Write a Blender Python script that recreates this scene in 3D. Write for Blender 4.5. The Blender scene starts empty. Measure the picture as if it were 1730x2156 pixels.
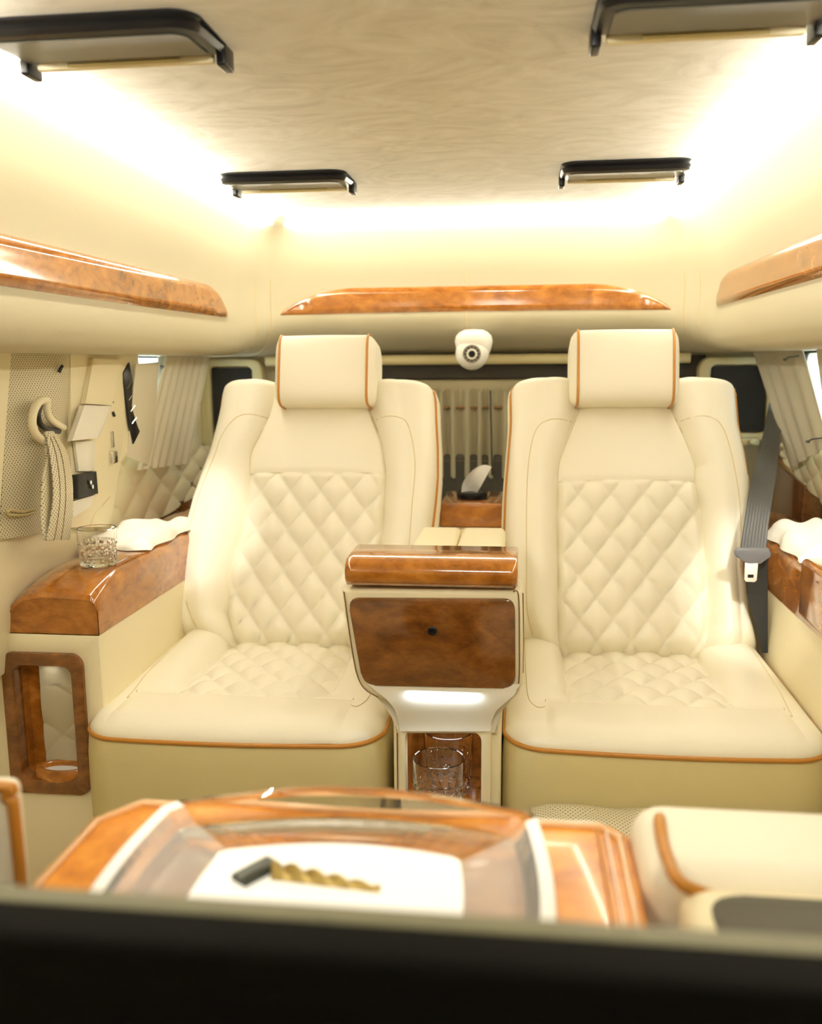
import bpy, bmesh, math, random
import numpy as np
from mathutils import Vector, Matrix
random.seed(7)
sc = bpy.context.scene
COL = sc.collection
PI = math.pi
# ------------------------------------------------------------------ camera
FPX, CX, CY = 1900.0, 865.0, 1078.0
YAW, PITCH, ROLL = math.radians(6.85), math.radians(9.4), math.radians(.44)
CAM = Vector((.12, 0, 1.15))
fw = Vector((-math.sin(YAW)*math.cos(PITCH), math.cos(YAW)*math.cos(PITCH), -math.sin(PITCH)))
r0 = Vector((math.cos(YAW), math.sin(YAW), 0)); u0 = r0.cross(fw)
rt = r0*math.cos(ROLL)-u0*math.sin(ROLL); up = u0*math.cos(ROLL)+r0*math.sin(ROLL)
cd = bpy.data.cameras.new('camera'); cam = bpy.data.objects.new('camera', cd); COL.objects.link(cam)
m = Matrix((( rt.x, up.x, -fw.x, CAM.x), (rt.y, up.y, -fw.y, CAM.y), (rt.z, up.z, -fw.z, CAM.z), (0, 0, 0, 1)))
cam.matrix_world = m
cd.sensor_fit = 'VERTICAL'; cd.sensor_height = 36; cd.lens = 36*FPX/2156; cd.clip_start = .02
cd.dof.use_dof = True; cd.dof.focus_distance = 1.75; cd.dof.aperture_fstop = 3.2
sc.camera = cam
# ------------------------------------------------------------------ world, light, exposure
w = bpy.data.worlds.new('world'); sc.world = w; w.use_nodes = True
w.node_tree.nodes['Background'].inputs[0].default_value = (.80, .92, 1, 1)
w.node_tree.nodes['Background'].inputs[1].default_value = 5.0
vs = sc.view_settings; vs.view_transform = 'Standard'; vs.look = 'None'; vs.gamma = 1; vs.use_curve_mapping = False
vs.exposure = 0.0
sc.cycles.max_bounces = 14; sc.cycles.diffuse_bounces = 7; sc.cycles.transmission_bounces = 12; sc.cycles.glossy_bounces = 6
sc.cycles.sample_clamp_indirect = 6.0
STRIP = 60.0
def lamp(name, kind, loc, target, energy, color, size=.1, size_y=None, cone=70, blend=.6):
    ld = bpy.data.lights.new(name, kind); ld.energy = energy; ld.color = color
    if kind == 'AREA':
        ld.shape = 'RECTANGLE'; ld.size = size; ld.size_y = size_y or size
    else:
        ld.shadow_soft_size = size
    if kind == 'SPOT':
        ld.spot_size = math.radians(cone); ld.spot_blend = blend
    o = bpy.data.objects.new(name, ld); COL.objects.link(o); o.location = loc
    o.rotation_euler = (Vector(target)-Vector(loc)).to_track_quat('-Z', 'Y').to_euler()
    return o
WARM = (1, .95, .85)
for k in range(6):
    lamp('fill_spot', 'SPOT', (-.11+.045*k, .30, 1.55), (-.10+.04*k, 2.2,   .85), 3.0, WARM, .008, cone=110, blend=.8)  # unseen spots above the camera, added as frontal fill for the seats
lamp('unseen_spot', 'SPOT', (-.68, 1.22, 1.22), (-.70, 2.06, .80), 26, (1, .98, .93), .03, cone=21)  # side reading lamp kept out of view, inferred from bright outer bolsters
lamp('unseen_spot', 'SPOT', (.64, 1.22, 1.24), (.72, 2.03, .66), 34, (1, .98, .93), .03, cone=27)
lamp('unseen_spot', 'SPOT', (.02, .42, 1.5), (-.04, .74, .75), 9, (1, .97, .92), .04, cone=34)  # unseen spot added over the table to brighten the tray

# ------------------------------------------------------------------ pixel -> point
def ray(x, y): return fw+rt*((x-CX)/FPX)-up*((y-CY)/FPX)
def at(x, y, ax, v):
    d = ray(x, y); i = 'XYZ'.index(ax); t = (v-CAM[i])/d[i]; return CAM+d*t
def onplane(x, y, p, n):
    d = ray(x, y); return CAM+d*((Vector(p)-CAM).dot(n)/d.dot(n))
def interp(tab, v):
    tab = sorted(tab)
    return float(np.interp(v, [a for a, b in tab], [b for a, b in tab]))
# ------------------------------------------------------------------ materials
def mat(name, col, rough=.5, metal=0, spec=.5, coat=0, trans=0, ior=1.45, emit=None, es=0, bump=None, var=None, sheen=0):
    M = bpy.data.materials.new(name); M.use_nodes = True; nt = M.node_tree; b = nt.nodes['Principled BSDF']
    b.inputs['Base Color'].default_value = (*col, 1); b.inputs['Roughness'].default_value = rough
    b.inputs['Metallic'].default_value = metal; b.inputs['Specular IOR Level'].default_value = spec
    b.inputs['Coat Weight'].default_value = coat; b.inputs['Coat Roughness'].default_value = .03
    b.inputs['Transmission Weight'].default_value = trans; b.inputs['IOR'].default_value = ior
    b.inputs['Sheen Weight'].default_value = sheen
    if emit: b.inputs['Emission Color'].default_value = (*emit, 1); b.inputs['Emission Strength'].default_value = es
    tc = nt.nodes.new('ShaderNodeTexCoord')
    if var:   # (second colour, scale)
        n = nt.nodes.new('ShaderNodeTexNoise'); n.inputs['Scale'].default_value = var[1]; n.inputs['Detail'].default_value = 4
        mx = nt.nodes.new('ShaderNodeMix'); mx.data_type = 'RGBA'
        mx.inputs[6].default_value = (*col, 1); mx.inputs[7].default_value = (*var[0], 1)
        nt.links.new(tc.outputs['Object'], n.inputs['Vector']); nt.links.new(n.outputs['Fac'], mx.inputs[0])
        nt.links.new(mx.outputs[2], b.inputs['Base Color'])
    if bump:  # (scale, strength)
        n = nt.nodes.new('ShaderNodeTexNoise'); n.inputs['Scale'].default_value = bump[0]; n.inputs['Detail'].default_value = 3
        bp = nt.nodes.new('ShaderNodeBump'); bp.inputs['Strength'].default_value = bump[1]; bp.inputs['Distance'].default_value = .002
        nt.links.new(tc.outputs['Object'], n.inputs['Vector']); nt.links.new(n.outputs['Fac'], bp.inputs['Height'])
        nt.links.new(bp.outputs[0], b.inputs['Normal'])
    return M
def wood(name, dark, mid, lite, rough=.12, coat=.9):
    M = bpy.data.materials.new(name); M.use_nodes = True; nt = M.node_tree; b = nt.nodes['Principled BSDF']; L = nt.links.new
    b.inputs['Roughness'].default_value = rough; b.inputs['Coat Weight'].default_value = 1; b.inputs['Coat Roughness'].default_value = .07
    tc = nt.nodes.new('ShaderNodeTexCoord')
    n1 = nt.nodes.new('ShaderNodeTexNoise'); n1.inputs['Scale'].default_value = 11; n1.inputs['Detail'].default_value = 7; n1.inputs['Distortion'].default_value = 1.6
    n2 = nt.nodes.new('ShaderNodeTexNoise'); n2.inputs['Scale'].default_value = 70; n2.inputs['Detail'].default_value = 6; n2.inputs['Distortion'].default_value = 1.0
    v = nt.nodes.new('ShaderNodeTexVoronoi'); v.inputs['Scale'].default_value = 34
    mp = nt.nodes.new('ShaderNodeMapping'); mp.inputs['Scale'].default_value = (1, 1, 1.8)
    L(tc.outputs['Object'], mp.inputs[0])
    for n in (n1, n2, v): L(mp.outputs[0], n.inputs['Vector'])
    a = nt.nodes.new('ShaderNodeMath'); a.operation = 'MULTIPLY_ADD'; a.inputs[1].default_value = .38; L(n2.outputs['Fac'], a.inputs[0]); L(n1.outputs['Fac'], a.inputs[2])
    a2 = nt.nodes.new('ShaderNodeMath'); a2.operation = 'MULTIPLY_ADD'; a2.inputs[1].default_value = .12; L(v.outputs['Distance'], a2.inputs[0]); L(a.outputs[0], a2.inputs[2])
    b.inputs['Coat Weight'].default_value = coat
    r = nt.nodes.new('ShaderNodeValToRGB'); e = r.color_ramp.elements
    e[0].position = .45; e[0].color = (*dark, 1); e[1].position = 1.0; e[1].color = (*lite, 1)
    k = e.new(.70); k.color = (*mid, 1)
    L(a2.outputs[0], r.inputs[0]); L(r.outputs[0], b.inputs['Base Color'])
    return M
def perforated(name, col, dot, ax, pitch, rad):
    M = bpy.data.materials.new(name); M.use_nodes = True; nt = M.node_tree; b = nt.nodes['Principled BSDF']; L = nt.links.new
    b.inputs['Roughness'].default_value = .5
    tc = nt.nodes.new('ShaderNodeTexCoord'); s = nt.nodes.new('ShaderNodeSeparateXYZ'); L(tc.outputs['Object'], s.inputs[0])
    def M1(op, a, bb=None, c=None):
        n = nt.nodes.new('ShaderNodeMath'); n.operation = op
        for i, x in enumerate((a, bb, c)):
            if x is None: continue
            if isinstance(x, (int, float)): n.inputs[i].default_value = x
            else: L(x, n.inputs[i])
        return n.outputs[0]
    A, B = s.outputs[ax[0]], s.outputs[ax[1]]
    k = 1/(pitch*1.414)
    p = M1('MULTIPLY', M1('ADD', A, B), k); q = M1('MULTIPLY', M1('SUBTRACT', A, B), k)
    fp = M1('SUBTRACT', M1('FRACT', p), .5); fq = M1('SUBTRACT', M1('FRACT', q), .5)
    d = M1('SQRT', M1('ADD', M1('MULTIPLY', fp, fp), M1('MULTIPLY', fq, fq)))
    t = M1('LESS_THAN', d, rad)
    mx = nt.nodes.new('ShaderNodeMix'); mx.data_type = 'RGBA'; mx.inputs[6].default_value = (*col, 1); mx.inputs[7].default_value = (*dot, 1)
    L(t, mx.inputs[0]); L(mx.outputs[2], b.inputs['Base Color'])
    return M
def suede(name):
    M = bpy.data.materials.new(name); M.use_nodes = True; nt = M.node_tree; b = nt.nodes['Principled BSDF']; L = nt.links.new
    b.inputs['Roughness'].default_value = .95; b.inputs['Specular IOR Level'].default_value = .1; b.inputs['Sheen Weight'].default_value = .15
    tc = nt.nodes.new('ShaderNodeTexCoord'); mp = nt.nodes.new('ShaderNodeMapping'); mp.inputs['Scale'].default_value = (1, 1.5, 1); mp.inputs['Rotation'].default_value = (0, 0, .5)
    L(tc.outputs['Object'], mp.inputs[0])
    n1 = nt.nodes.new('ShaderNodeTexNoise'); n1.inputs['Scale'].default_value = 5.0; n1.inputs['Detail'].default_value = 10; n1.inputs['Roughness'].default_value = .58; n1.inputs['Distortion'].default_value = 3.4
    n2 = nt.nodes.new('ShaderNodeTexNoise'); n2.inputs['Scale'].default_value = 2.6; n2.inputs['Detail'].default_value = 2
    L(mp.outputs[0], n1.inputs['Vector']); L(mp.outputs[0], n2.inputs['Vector'])
    a = nt.nodes.new('ShaderNodeMath'); a.operation = 'MULTIPLY_ADD'; a.inputs[1].default_value = .4; L(n2.outputs['Fac'], a.inputs[0]); L(n1.outputs['Fac'], a.inputs[2])
    r = nt.nodes.new('ShaderNodeValToRGB'); e = r.color_ramp.elements
    e[0].position = .48; e[0].color = (.60, .575, .48, 1); e[1].position = .92; e[1].color = (.80, .78, .70, 1)
    k = e.new(.68); k.color = (.71, .68, .585, 1)
    L(a.outputs[0], r.inputs[0]); L(r.outputs[0], b.inputs['Base Color'])
    bp = nt.nodes.new('ShaderNodeBump'); bp.inputs['Strength'].default_value = .25; bp.inputs['Distance'].default_value = .003
    L(n1.outputs['Fac'], bp.inputs['Height']); L(bp.outputs[0], b.inputs['Normal'])
    return M
LEA = (.81, .735, .51)
M = dict(
 seat=mat('seat_leather', (.86, .815, .67), .42, spec=.4, bump=(220, .12)),
 fascia=mat('headliner_vinyl', (.52, .468, .32), .5, spec=.3, bump=(200, .12)),
 rcurt=mat('shaded_curtain_cloth', (.40, .35, .22), .8, bump=(300, .3)),  # curtain cloth with the shade behind the seats put into its colour
 rtrim=mat('shade_toned_trim', (.36, .31, .18), .6),  # rear trim darkened so its colour carries the shade there
 lea=mat('cream_leather', LEA, .45, spec=.35, bump=(200, .12)),
 base=mat('tan_leather', (.62, .535, .28), .5, spec=.3, bump=(200, .12)),
 stitch=mat('stitching', (.62, .50, .27), .7),
 dstitch=mat('dark_stitching', (.20, .11, .04), .7),
 pip=mat('tan_piping', (.46, .20, .03), .38),
 wood=wood('burl_wood', (.17, .050, .006), (.34, .115, .013), (.50, .195, .028)),
 dwood=wood('dark_burl_wood', (.09, .028, .006), (.16, .056, .011), (.26, .095, .02), .16),
 twood=wood('table_wood', (.34, .10, .008), (.60, .215, .020), (.78, .34, .045), .3, .25),
 suede=suede('mottled_suede'),
 strip=mat('led_light', (1, 1, 1), .5, emit=(1, .955, .84), es=STRIP),
 black=mat('black_plastic', (.012, .012, .013), .32),
 gblack=mat('glossy_black_edge', (.008, .008, .009), .32, spec=.28),
 mblack=mat('satin_black_monitor', (.0035, .0035, .0035), .6, spec=.07),
 screen=mat('dark_screen_back', (.10, .095, .075), .34, metal=.35),
 glass=mat('clear_glass', (1, 1, 1), .0, trans=1, ior=1.5),
 glare=mat('glare_white', (.93, .93, .90), .3),  # opaque white that paints glare on the crystal tray
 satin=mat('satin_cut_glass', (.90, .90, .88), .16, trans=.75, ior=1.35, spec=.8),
 mirror=mat('mirror', (.84, .86, .82), .02, metal=1),
 white=mat('white_plastic', (.85, .83, .74), .3),
 towel=mat('towel_cotton', (.88, .84, .72), .9, bump=(400, .6), sheen=.3),
 chrome=mat('chrome', (.8, .8, .8), .12, metal=1),
 belt=mat('belt_webbing', (.085, .087, .092), .36, spec=.8),
 dark=mat('tinted_glass', (.03, .028, .022), .7, spec=.15),
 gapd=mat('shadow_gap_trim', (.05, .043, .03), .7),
 curtain=mat('curtain_cloth', (.70, .65, .50), .8, bump=(300, .3)),
 tissue=mat('tissue_paper', (.9, .9, .86), .9),
 gold=mat('gold_foil', (.34, .24, .07), .4, metal=.5),
 carpet=mat('carpet', (.50, .41, .25), .95, bump=(300, .8)),
 silv=mat('silvery_leather', (.84, .81, .71), .34, bump=(200, .1)),
 gray=mat('grey_plastic', (.16, .16, .165), .35),
 pane=mat('window_glass', (.95, 1, 1), .02, trans=1, ior=1.05),
 perfw=perforated('perforated_leather', (.66, .60, .42), (.24, .20, .11), (1, 2), .0062, .27),
 perff=perforated('perforated_quilted_leather', (.62, .56, .38), (.25, .21, .11), (0, 1), .0062, .26),
)
# ------------------------------------------------------------------ object helpers
WL = {}
def empty(name, loc, label, cat, group=None):
    o = bpy.data.objects.new(name, None); COL.objects.link(o); o.location = loc; o.empty_display_size = .05
    WL[o.name] = Vector(loc); tag(o, label, cat, group); return o
def tag(o, label=None, cat=None, group=None, kind=None):
    if label: o['label'] = label
    if cat: o['category'] = cat
    if group: o['group'] = group
    if kind: o['kind'] = kind
    return o
def link(name, me, mt, parent=None, flat=False, ang=50):
    me.materials.clear(); me.materials.append(mt)
    if not flat:
        me.polygons.foreach_set('use_smooth', [True]*len(me.polygons)); me.set_sharp_from_angle(angle=math.radians(ang))
    o = bpy.data.objects.new(name, me); COL.objects.link(o)
    if parent:
        off = WL[parent.name]; me.transform(Matrix.Translation(-off)); o.parent = parent; WL[o.name] = off
    else:
        c = Vector((0, 0, 0)); WL[o.name] = c
    return o
def mesh(vs, fs):
    me = bpy.data.meshes.new('m'); me.from_pydata([tuple(v) for v in vs], [], fs)
    bm = bmesh.new(); bm.from_mesh(me); bmesh.ops.recalc_face_normals(bm, faces=bm.faces); bm.to_mesh(me); bm.free()
    me.update(); return me
def join(*parts):
    V, Fc = [], []
    for v, f in parts:
        n = len(V); V += list(v); Fc += [tuple(i+n for i in q) for q in f]
    return V, Fc
def gridf(fn, nu, nv, cu=False, cv=False):
    V = [fn(i/(nu if cu else nu-1), j/(nv if cv else nv-1)) for j in range(nv) for i in range(nu)]
    Fc = []
    for j in range(nv if cv else nv-1):
        for i in range(nu if cu else nu-1):
            a, b = i, (i+1) % nu; c, d = j*nu, ((j+1) % nv)*nu
            Fc.append((a+c, b+c, b+d, a+d))
    return V, Fc
def loft(rings, closed=True, caps=True):
    n = len(rings[0]); V = [Vector(p) for r in rings for p in r]; Fc = []
    for j in range(len(rings)-1):
        for i in range(n if closed else n-1):
            k = (i+1) % n; Fc.append((j*n+i, j*n+k, (j+1)*n+k, (j+1)*n+i))
    if caps and closed:
        Fc.append(tuple(range(n))); Fc.append(tuple(range((len(rings)-1)*n, len(rings)*n)))
    return V, Fc
def tube(pts, r, n=6, closed=False, flat=1.0):
    pts = [Vector(p) for p in pts]; N = len(pts); rings = []; prev = None
    for i, p in enumerate(pts):
        a = pts[i-1] if (i or closed) else p; b = pts[(i+1) % N] if (i < N-1 or closed) else p
        t = (b-a).normalized()
        if prev is None:
            s = t.cross(Vector((0, 0, 1)));  s = s if s.length > .1 else t.cross(Vector((1, 0, 0)))
        else: s = prev-t*prev.dot(t)
        s.normalize(); prev = s; q = t.cross(s)
        rings.append([p+s*(r*math.cos(2*PI*k/n))+q*(r*flat*math.sin(2*PI*k/n)) for k in range(n)])
    if closed:
        V, Fc = loft(rings+[rings[0]], caps=False)
    else: V, Fc = loft(rings)
    return V, Fc
def smoothpts(pts, k=6):
    """Catmull-Rom through points."""
    P = [Vector(p) for p in pts]; out = []
    for i in range(len(P)-1):
        a, b, c, d = P[max(i-1, 0)], P[i], P[i+1], P[min(i+2, len(P)-1)]
        for j in range(k):
            t = j/k
            out.append(.5*((2*b)+(c-a)*t+(2*a-5*b+4*c-d)*t*t+(3*b-a-3*c+d)*t**3))
    out.append(P[-1]); return out
def rbox(lo, hi, bev=.005, seg=3):
    lo, hi = Vector(lo), Vector(hi); bm = bmesh.new(); bmesh.ops.create_cube(bm, size=1)
    for v in bm.verts: v.co = Vector([lo[i]+(v.co[i]+.5)*(hi[i]-lo[i]) for i in range(3)])
    if bev: bmesh.ops.bevel(bm, geom=bm.edges[:], offset=bev, segments=seg, profile=.5, affect='EDGES')
    V = [v.co.copy() for v in bm.verts]; bm.verts.index_update(); Fc = [tuple(v.index for v in f.verts) for f in bm.faces]; bm.free()
    return V, Fc
def prism(poly, d, bev=.004, seg=3):
    """poly: list of 3D points (planar), extruded along vector d, all edges beveled"""
    bm = bmesh.new(); a = [bm.verts.new(p) for p in poly]; b = [bm.verts.new(Vector(p)+Vector(d)) for p in poly]; n = len(poly)
    bm.faces.new(a); bm.faces.new(b[::-1])
    for i in range(n): bm.faces.new((a[i], b[i], b[(i+1) % n], a[(i+1) % n]))
    if bev:
        bm.edges.ensure_lookup_table()
        ed = [e for e in bm.edges if (e.verts[0] in a) == (e.verts[1] in a)]
        bmesh.ops.bevel(bm, geom=ed, offset=bev, segments=seg, profile=.5, affect='EDGES')
    V = [v.co.copy() for v in bm.verts]; bm.verts.index_update(); Fc = [tuple(v.index for v in f.verts) for f in bm.faces]; bm.free()
    return V, Fc
def rrect(w, h, r, n=6, cx=0, cy=0):
    out = []
    for qx, qy, a0 in ((1, 1, 0), (-1, 1, 90), (-1, -1, 180), (1, -1, 270)):
        for k in range(n+1):
            a = math.radians(a0+90*k/n); out.append((cx+qx*(w/2-r)+r*math.cos(a), cy+qy*(h/2-r)+r*math.sin(a)))
    return out
def ringplate(outer, inner, fmap, t, bev=0):
    """plate with a hole; fmap(a,b,c) maps plate coordinates + depth to the world"""
    rings = [[fmap(a, b, t) for a, b in outer], [fmap(a, b, bev) for a, b in outer]]
    if bev:
        so = [(a, b) for a, b in outer]; ca = sum(a for a, b in outer)/len(outer); cb = sum(b for a, b in outer)/len(outer)
        def sh(p, q, e): # move toward other loop
            L = math.hypot(q[0]-p[0], q[1]-p[1]); return (p[0]+(q[0]-p[0])*e/L, p[1]+(q[1]-p[1])*e/L)
        rings.append([fmap(*sh(p, q, bev*.3), bev*.3) for p, q in zip(outer, inner)])
        rings.append([fmap(*sh(p, q, bev), 0) for p, q in zip(outer, inner)])
        rings.append([fmap(*sh(q, p, bev), 0) for p, q in zip(outer, inner)])
        rings.append([fmap(*sh(q, p, bev*.3), bev*.3) for p, q in zip(outer, inner)])
    rings += [[fmap(a, b, bev) for a, b in inner], [fmap(a, b, t) for a, b in inner]]
    rings.append(rings[0])
    return loft(rings, caps=False)
def lathe(prof, c, n=40, axis='Z'):
    rings = []
    for r, h in prof:
        rings.append([Vector((c[0]+r*math.cos(2*PI*k/n), c[1]+r*math.sin(2*PI*k/n), c[2]+h)) for k in range(n)])
    return loft(rings, caps=True)
def add(name, vf, mt, parent=None, **k):
    return link(name, mesh(*vf), M[mt] if isinstance(mt, str) else mt, parent, **k)
def struct(name, vf, mt, **k):
    o = add(name, vf, mt, **k); o['kind'] = 'structure'; return o
def smooth(a, b, x):
    t = min(1, max(0, (x-a)/(b-a))); return t*t*(3-2*t)

# ================================================================== SETTING
CXL, CXR = -.592, .502           # ceiling seam lines
ZC = 1.585; YB = 2.74
ceil = struct('ceiling', rbox((CXL, -.62, ZC), (CXR, YB, ZC+.03), .004), 'suede')
struct('floor', rbox((-1.0, -.65, -.03), (1.0, 3.3, 0), 0), 'carpet')
struct('wall_front', rbox((-1.0, -.68, 0), (1.0, -.62, 1.75), 0), 'lea')
struct('wall_roof', rbox((-1.0, -.68, 1.66), (1.0, 3.3, 1.72), 0), 'lea')
# --- upper side and rear fascia: a profile swept round the cabin
FL, FR, FB, RC = -.72, .668, 2.85, .20
def path(s):
    """s in [0,3]: 0..1 left side, 1..2 rear, 2..3 right; returns base point (X,Y), inward normal and rearness"""
    L1 = FB-RC+.62; La = RC*PI/2; L2 = FR-FL-2*RC; tot = 2*L1+2*La+L2
    mid = [L1+La/2, L1+La+L2+La/2]
    if s <= 1: d = s*mid[0]
    elif s <= 2: d = mid[0]+(s-1)*(mid[1]-mid[0])
    else: d = mid[1]+(s-2)*(tot-mid[1])
    if d < L1: return Vector((FL, -.62+d)), Vector((1, 0)), 0
    d -= L1
    if d < La:
        a = d/RC; return Vector((FL+RC-RC*math.cos(a), FB-RC+RC*math.sin(a))), Vector((math.cos(a), -math.sin(a))), d/La
    d -= La
    if d < L2: return Vector((FL+RC+d, FB)), Vector((0, -1)), 1
    d -= L2
    if d < La:
        a = d/RC; return Vector((FR-RC+RC*math.sin(a), FB-RC+RC*math.cos(a))), Vector((-math.sin(a), -math.cos(a))), 1-d/La
    d -= La
    return Vector((FR, FB-RC-d)), Vector((-1, 0)), 0
PS = [(.168, 1.592), (.118, 1.588), (.10, 1.580), (.08, 1.567), (.062, 1.550), (.046, 1.528), (.033, 1.50), (.022, 1.465), (.012, 1.43), (.005, 1.40), (0, 1.37), (-.001, 1.34), (0, 1.31), (.003, 1.28), (.006, 1.25), (.006, 1.225), (.002, 1.203), (-.008, 1.188), (-.03, 1.178), (-.07, 1.174), (-.16, 1.174), (-.24, 1.174)]
PR = [(.14, 1.592), (.11, 1.588), (.09, 1.580), (.07, 1.567), (.052, 1.550), (.036, 1.528), (.024, 1.50), (.014, 1.465), (.006, 1.43), (.0, 1.40), (-.003, 1.37), (-.004, 1.34), (-.004, 1.31), (-.003, 1.285), (-.012, 1.258), (-.035, 1.235), (-.07, 1.217), (-.11, 1.203), (-.15, 1.192), (-.19, 1.184), (-.24, 1.178), (-.30, 1.174)]
def fascia(s, v, off=0.0):
    b, n, k = path(s)
    k = smooth(0, 1, k); f = v*(len(PS)-1); i = min(int(f), len(PS)-2); t = f-i
    def pr(i):
        return (PS[i][0]*(1-k)+PR[i][0]*k, PS[i][1]*(1-k)+PR[i][1]*k)
    a, c = pr(i), pr(i+1); o = a[0]+(c[0]-a[0])*t; z = a[1]+(c[1]-a[1])*t
    return Vector((b.x+n.x*(o+off), b.y+n.y*(o+off), z))
def vz(z, k=0):
    P = PS if k == 0 else PR
    for i in range(len(P)-1):
        if P[i][1] >= z >= P[i+1][1]: return (i+(P[i][1]-z)/(P[i][1]-P[i+1][1]))/(len(P)-1)
    return 1
NV = 2*len(PS)-1
trims = []
for k, nm in enumerate(('trim_1', 'trim_2', 'trim_3')):
    V, Fc = gridf(lambda u, v: fascia(k+u, v), 90, NV)
    o = struct(nm, (V, Fc), 'fascia'); trims.append(o)
# seams at the corners (two rows of stitches) and the rear centre seam
for k, (o, s0) in enumerate(((trims[0], 1), (trims[2], 2))):
    for ds in (-.012, .012):
        pts = [fascia(s0+ds*(1 if s0 == 1 else 1), .42+.56*i/30, .0006) for i in range(31)]
        add('stitching', tube(pts, .0011, 4), 'stitch', o)
smid = 1.5
add('stitching', tube([fascia(1.485, .40+.52*i/30, .0003) for i in range(31)], .0012, 4), 'stitch', trims[1])
# wood inlays on the fascia
def s_of_y(Y, side):
    lo, hi = (0, 1) if side < 0 else (3, 2)
    for _ in range(40):
        mid = (lo+hi)/2
        if path(mid)[0].y < Y: lo = mid
        else: hi = mid
    return lo
def s_of_x(X):
    lo, hi = 1, 2
    for _ in range(40):
        mid = (lo+hi)/2
        if path(mid)[0].x < X: lo = mid
        else: hi = mid
    return lo
def inlay(sfun, zb, zt, n, parent, kk):
    us = [i/(n-1) for i in range(n)]; nv = 9
    def fn(u, v):
        s = sfun(u); b, t = zb(u), zt(u); z = b+(t-b)*v
        P = path(s); off = (.0105 if kk == 0 else .0055)*min(1, (min(v, 1-v)*2*abs(t-b)/.018+.0))**.5
        return fascia(s, vz(z, kk), off-.0005)
    return add('wood_inlay', gridf(fn, n, nv), 'wood', parent)
YL0, YL1 = .6, 2.565
def L_top(u):
    Y = YL0+(YL1-YL0)*u; d = YL1-Y
    return 1.279+.084*(1-(max(0, 1-d/.16))**2.2)**.6 if d < .16 else 1.363
def L_bot(u): return 1.281-.004*math.sin(u*PI)
inlay(lambda u: s_of_y(YL0+(YL1-YL0)*u, -1), L_bot, lambda u: max(L_top(u), L_bot(u)+.0005), 140, trims[0], 0)
YR1 = 2.66
def R_top(u):
    Y = YL0+(YR1-YL0)*u; d = YR1-Y
    return 1.30+.082*(1-(max(0, 1-d/.13))**2)**.55 if d < .13 else 1.382
inlay(lambda u: s_of_y(YL0+(YR1-YL0)*u, 1), lambda u: 1.298, lambda u: max(R_top(u), 1.2985), 140, trims[2], 0)
def B_top(u):
    X = -.625+1.19*u
    l = smooth(0, 1, 0); a = min(1, (X+.625)/.24); b = min(1, (.565-X)/.25)
    return 1.302+.080*(1-(1-a)**2.0)**.75*(1-(1-b)**2.0)**.75
inlay(lambda u: s_of_x(-.625+1.19*u), lambda u: 1.300+.004*math.sin(PI*u), lambda u: max(B_top(u), 1.3005+.004*math.sin(PI*u)), 160, trims[1], 1)
# hidden closing panel above cove
# LED strip round the ceiling
root = empty('light_strip', (0, 0, 0), 'glowing warm white light strip running around the edge of the suede ceiling', 'light')
def strip(pa, pb):
    a, b = Vector(pa), Vector(pb); a.z = b.z = 1.566
    return tube([a, b], .0055, 10)
add('light_diffuser', strip((CXL-.030, -.55, 0), (CXL-.030, YB+.012, 0)), 'strip', root)
add('light_diffuser', strip((CXR+.040, -.55, 0), (CXR+.040, YB+.012, 0)), 'strip', root)
add('light_diffuser', strip((CXL-.02, YB+.025, 0), (CXR+.03, YB+.025, 0)), 'strip', root)
# --- side walls with window openings
def wall_side(sx, name):
    X0, X1 = (sx*.97, sx*1.02); lo, hi = min(X0, X1), max(X0, X1)
    y0, y1, z0, z1 = 2.02, 2.90, .84, 1.174
    parts = [rbox((lo, -.65, 0), (hi, 3.3, z0), 0), rbox((lo, -.65, z1), (hi, 3.3, 1.70), 0), rbox((lo, -.65, z0), (hi, y0, z1), 0), rbox((lo, y1, z0), (hi, 3.3, z1), 0)]
    return struct(name, join(*parts), 'lea')
wall_side(-1, 'wall_left'); wall_side(1, 'wall_right')
for i, sx in enumerate((-1, 1)):
    o = struct('window_%d' % (i+1), rbox((sx*.985-.003, 2.02, .84), (sx*.985+.003, 2.90, 1.174), 0), 'pane')
    add('window_frame', ringplate([(2.46+a, 1.006+b) for a, b in rrect(.90, .36, .03)], [(2.46+a, 1.006+b) for a, b in rrect(.86, .325, .03)], lambda a, b, c: Vector((sx*(.963+c), a, b)), .02, .003), 'black', o)
# rear wall
rw = struct('wall_rear', rbox((-1.0, 3.12, 0), (1.0, 3.2, 1.66), 0), 'lea')
struct('trim_4', rbox((-.66, 3.06, 1.095), (.72, 3.12, 1.168), .004), 'gapd')  # near-black colour paints the shading of the gap
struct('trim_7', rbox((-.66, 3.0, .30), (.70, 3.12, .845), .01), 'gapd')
struct('trim_5', rbox((-.66, 3.018, .85), (.70, 3.12, 1.092), .012), 'rtrim')

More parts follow.
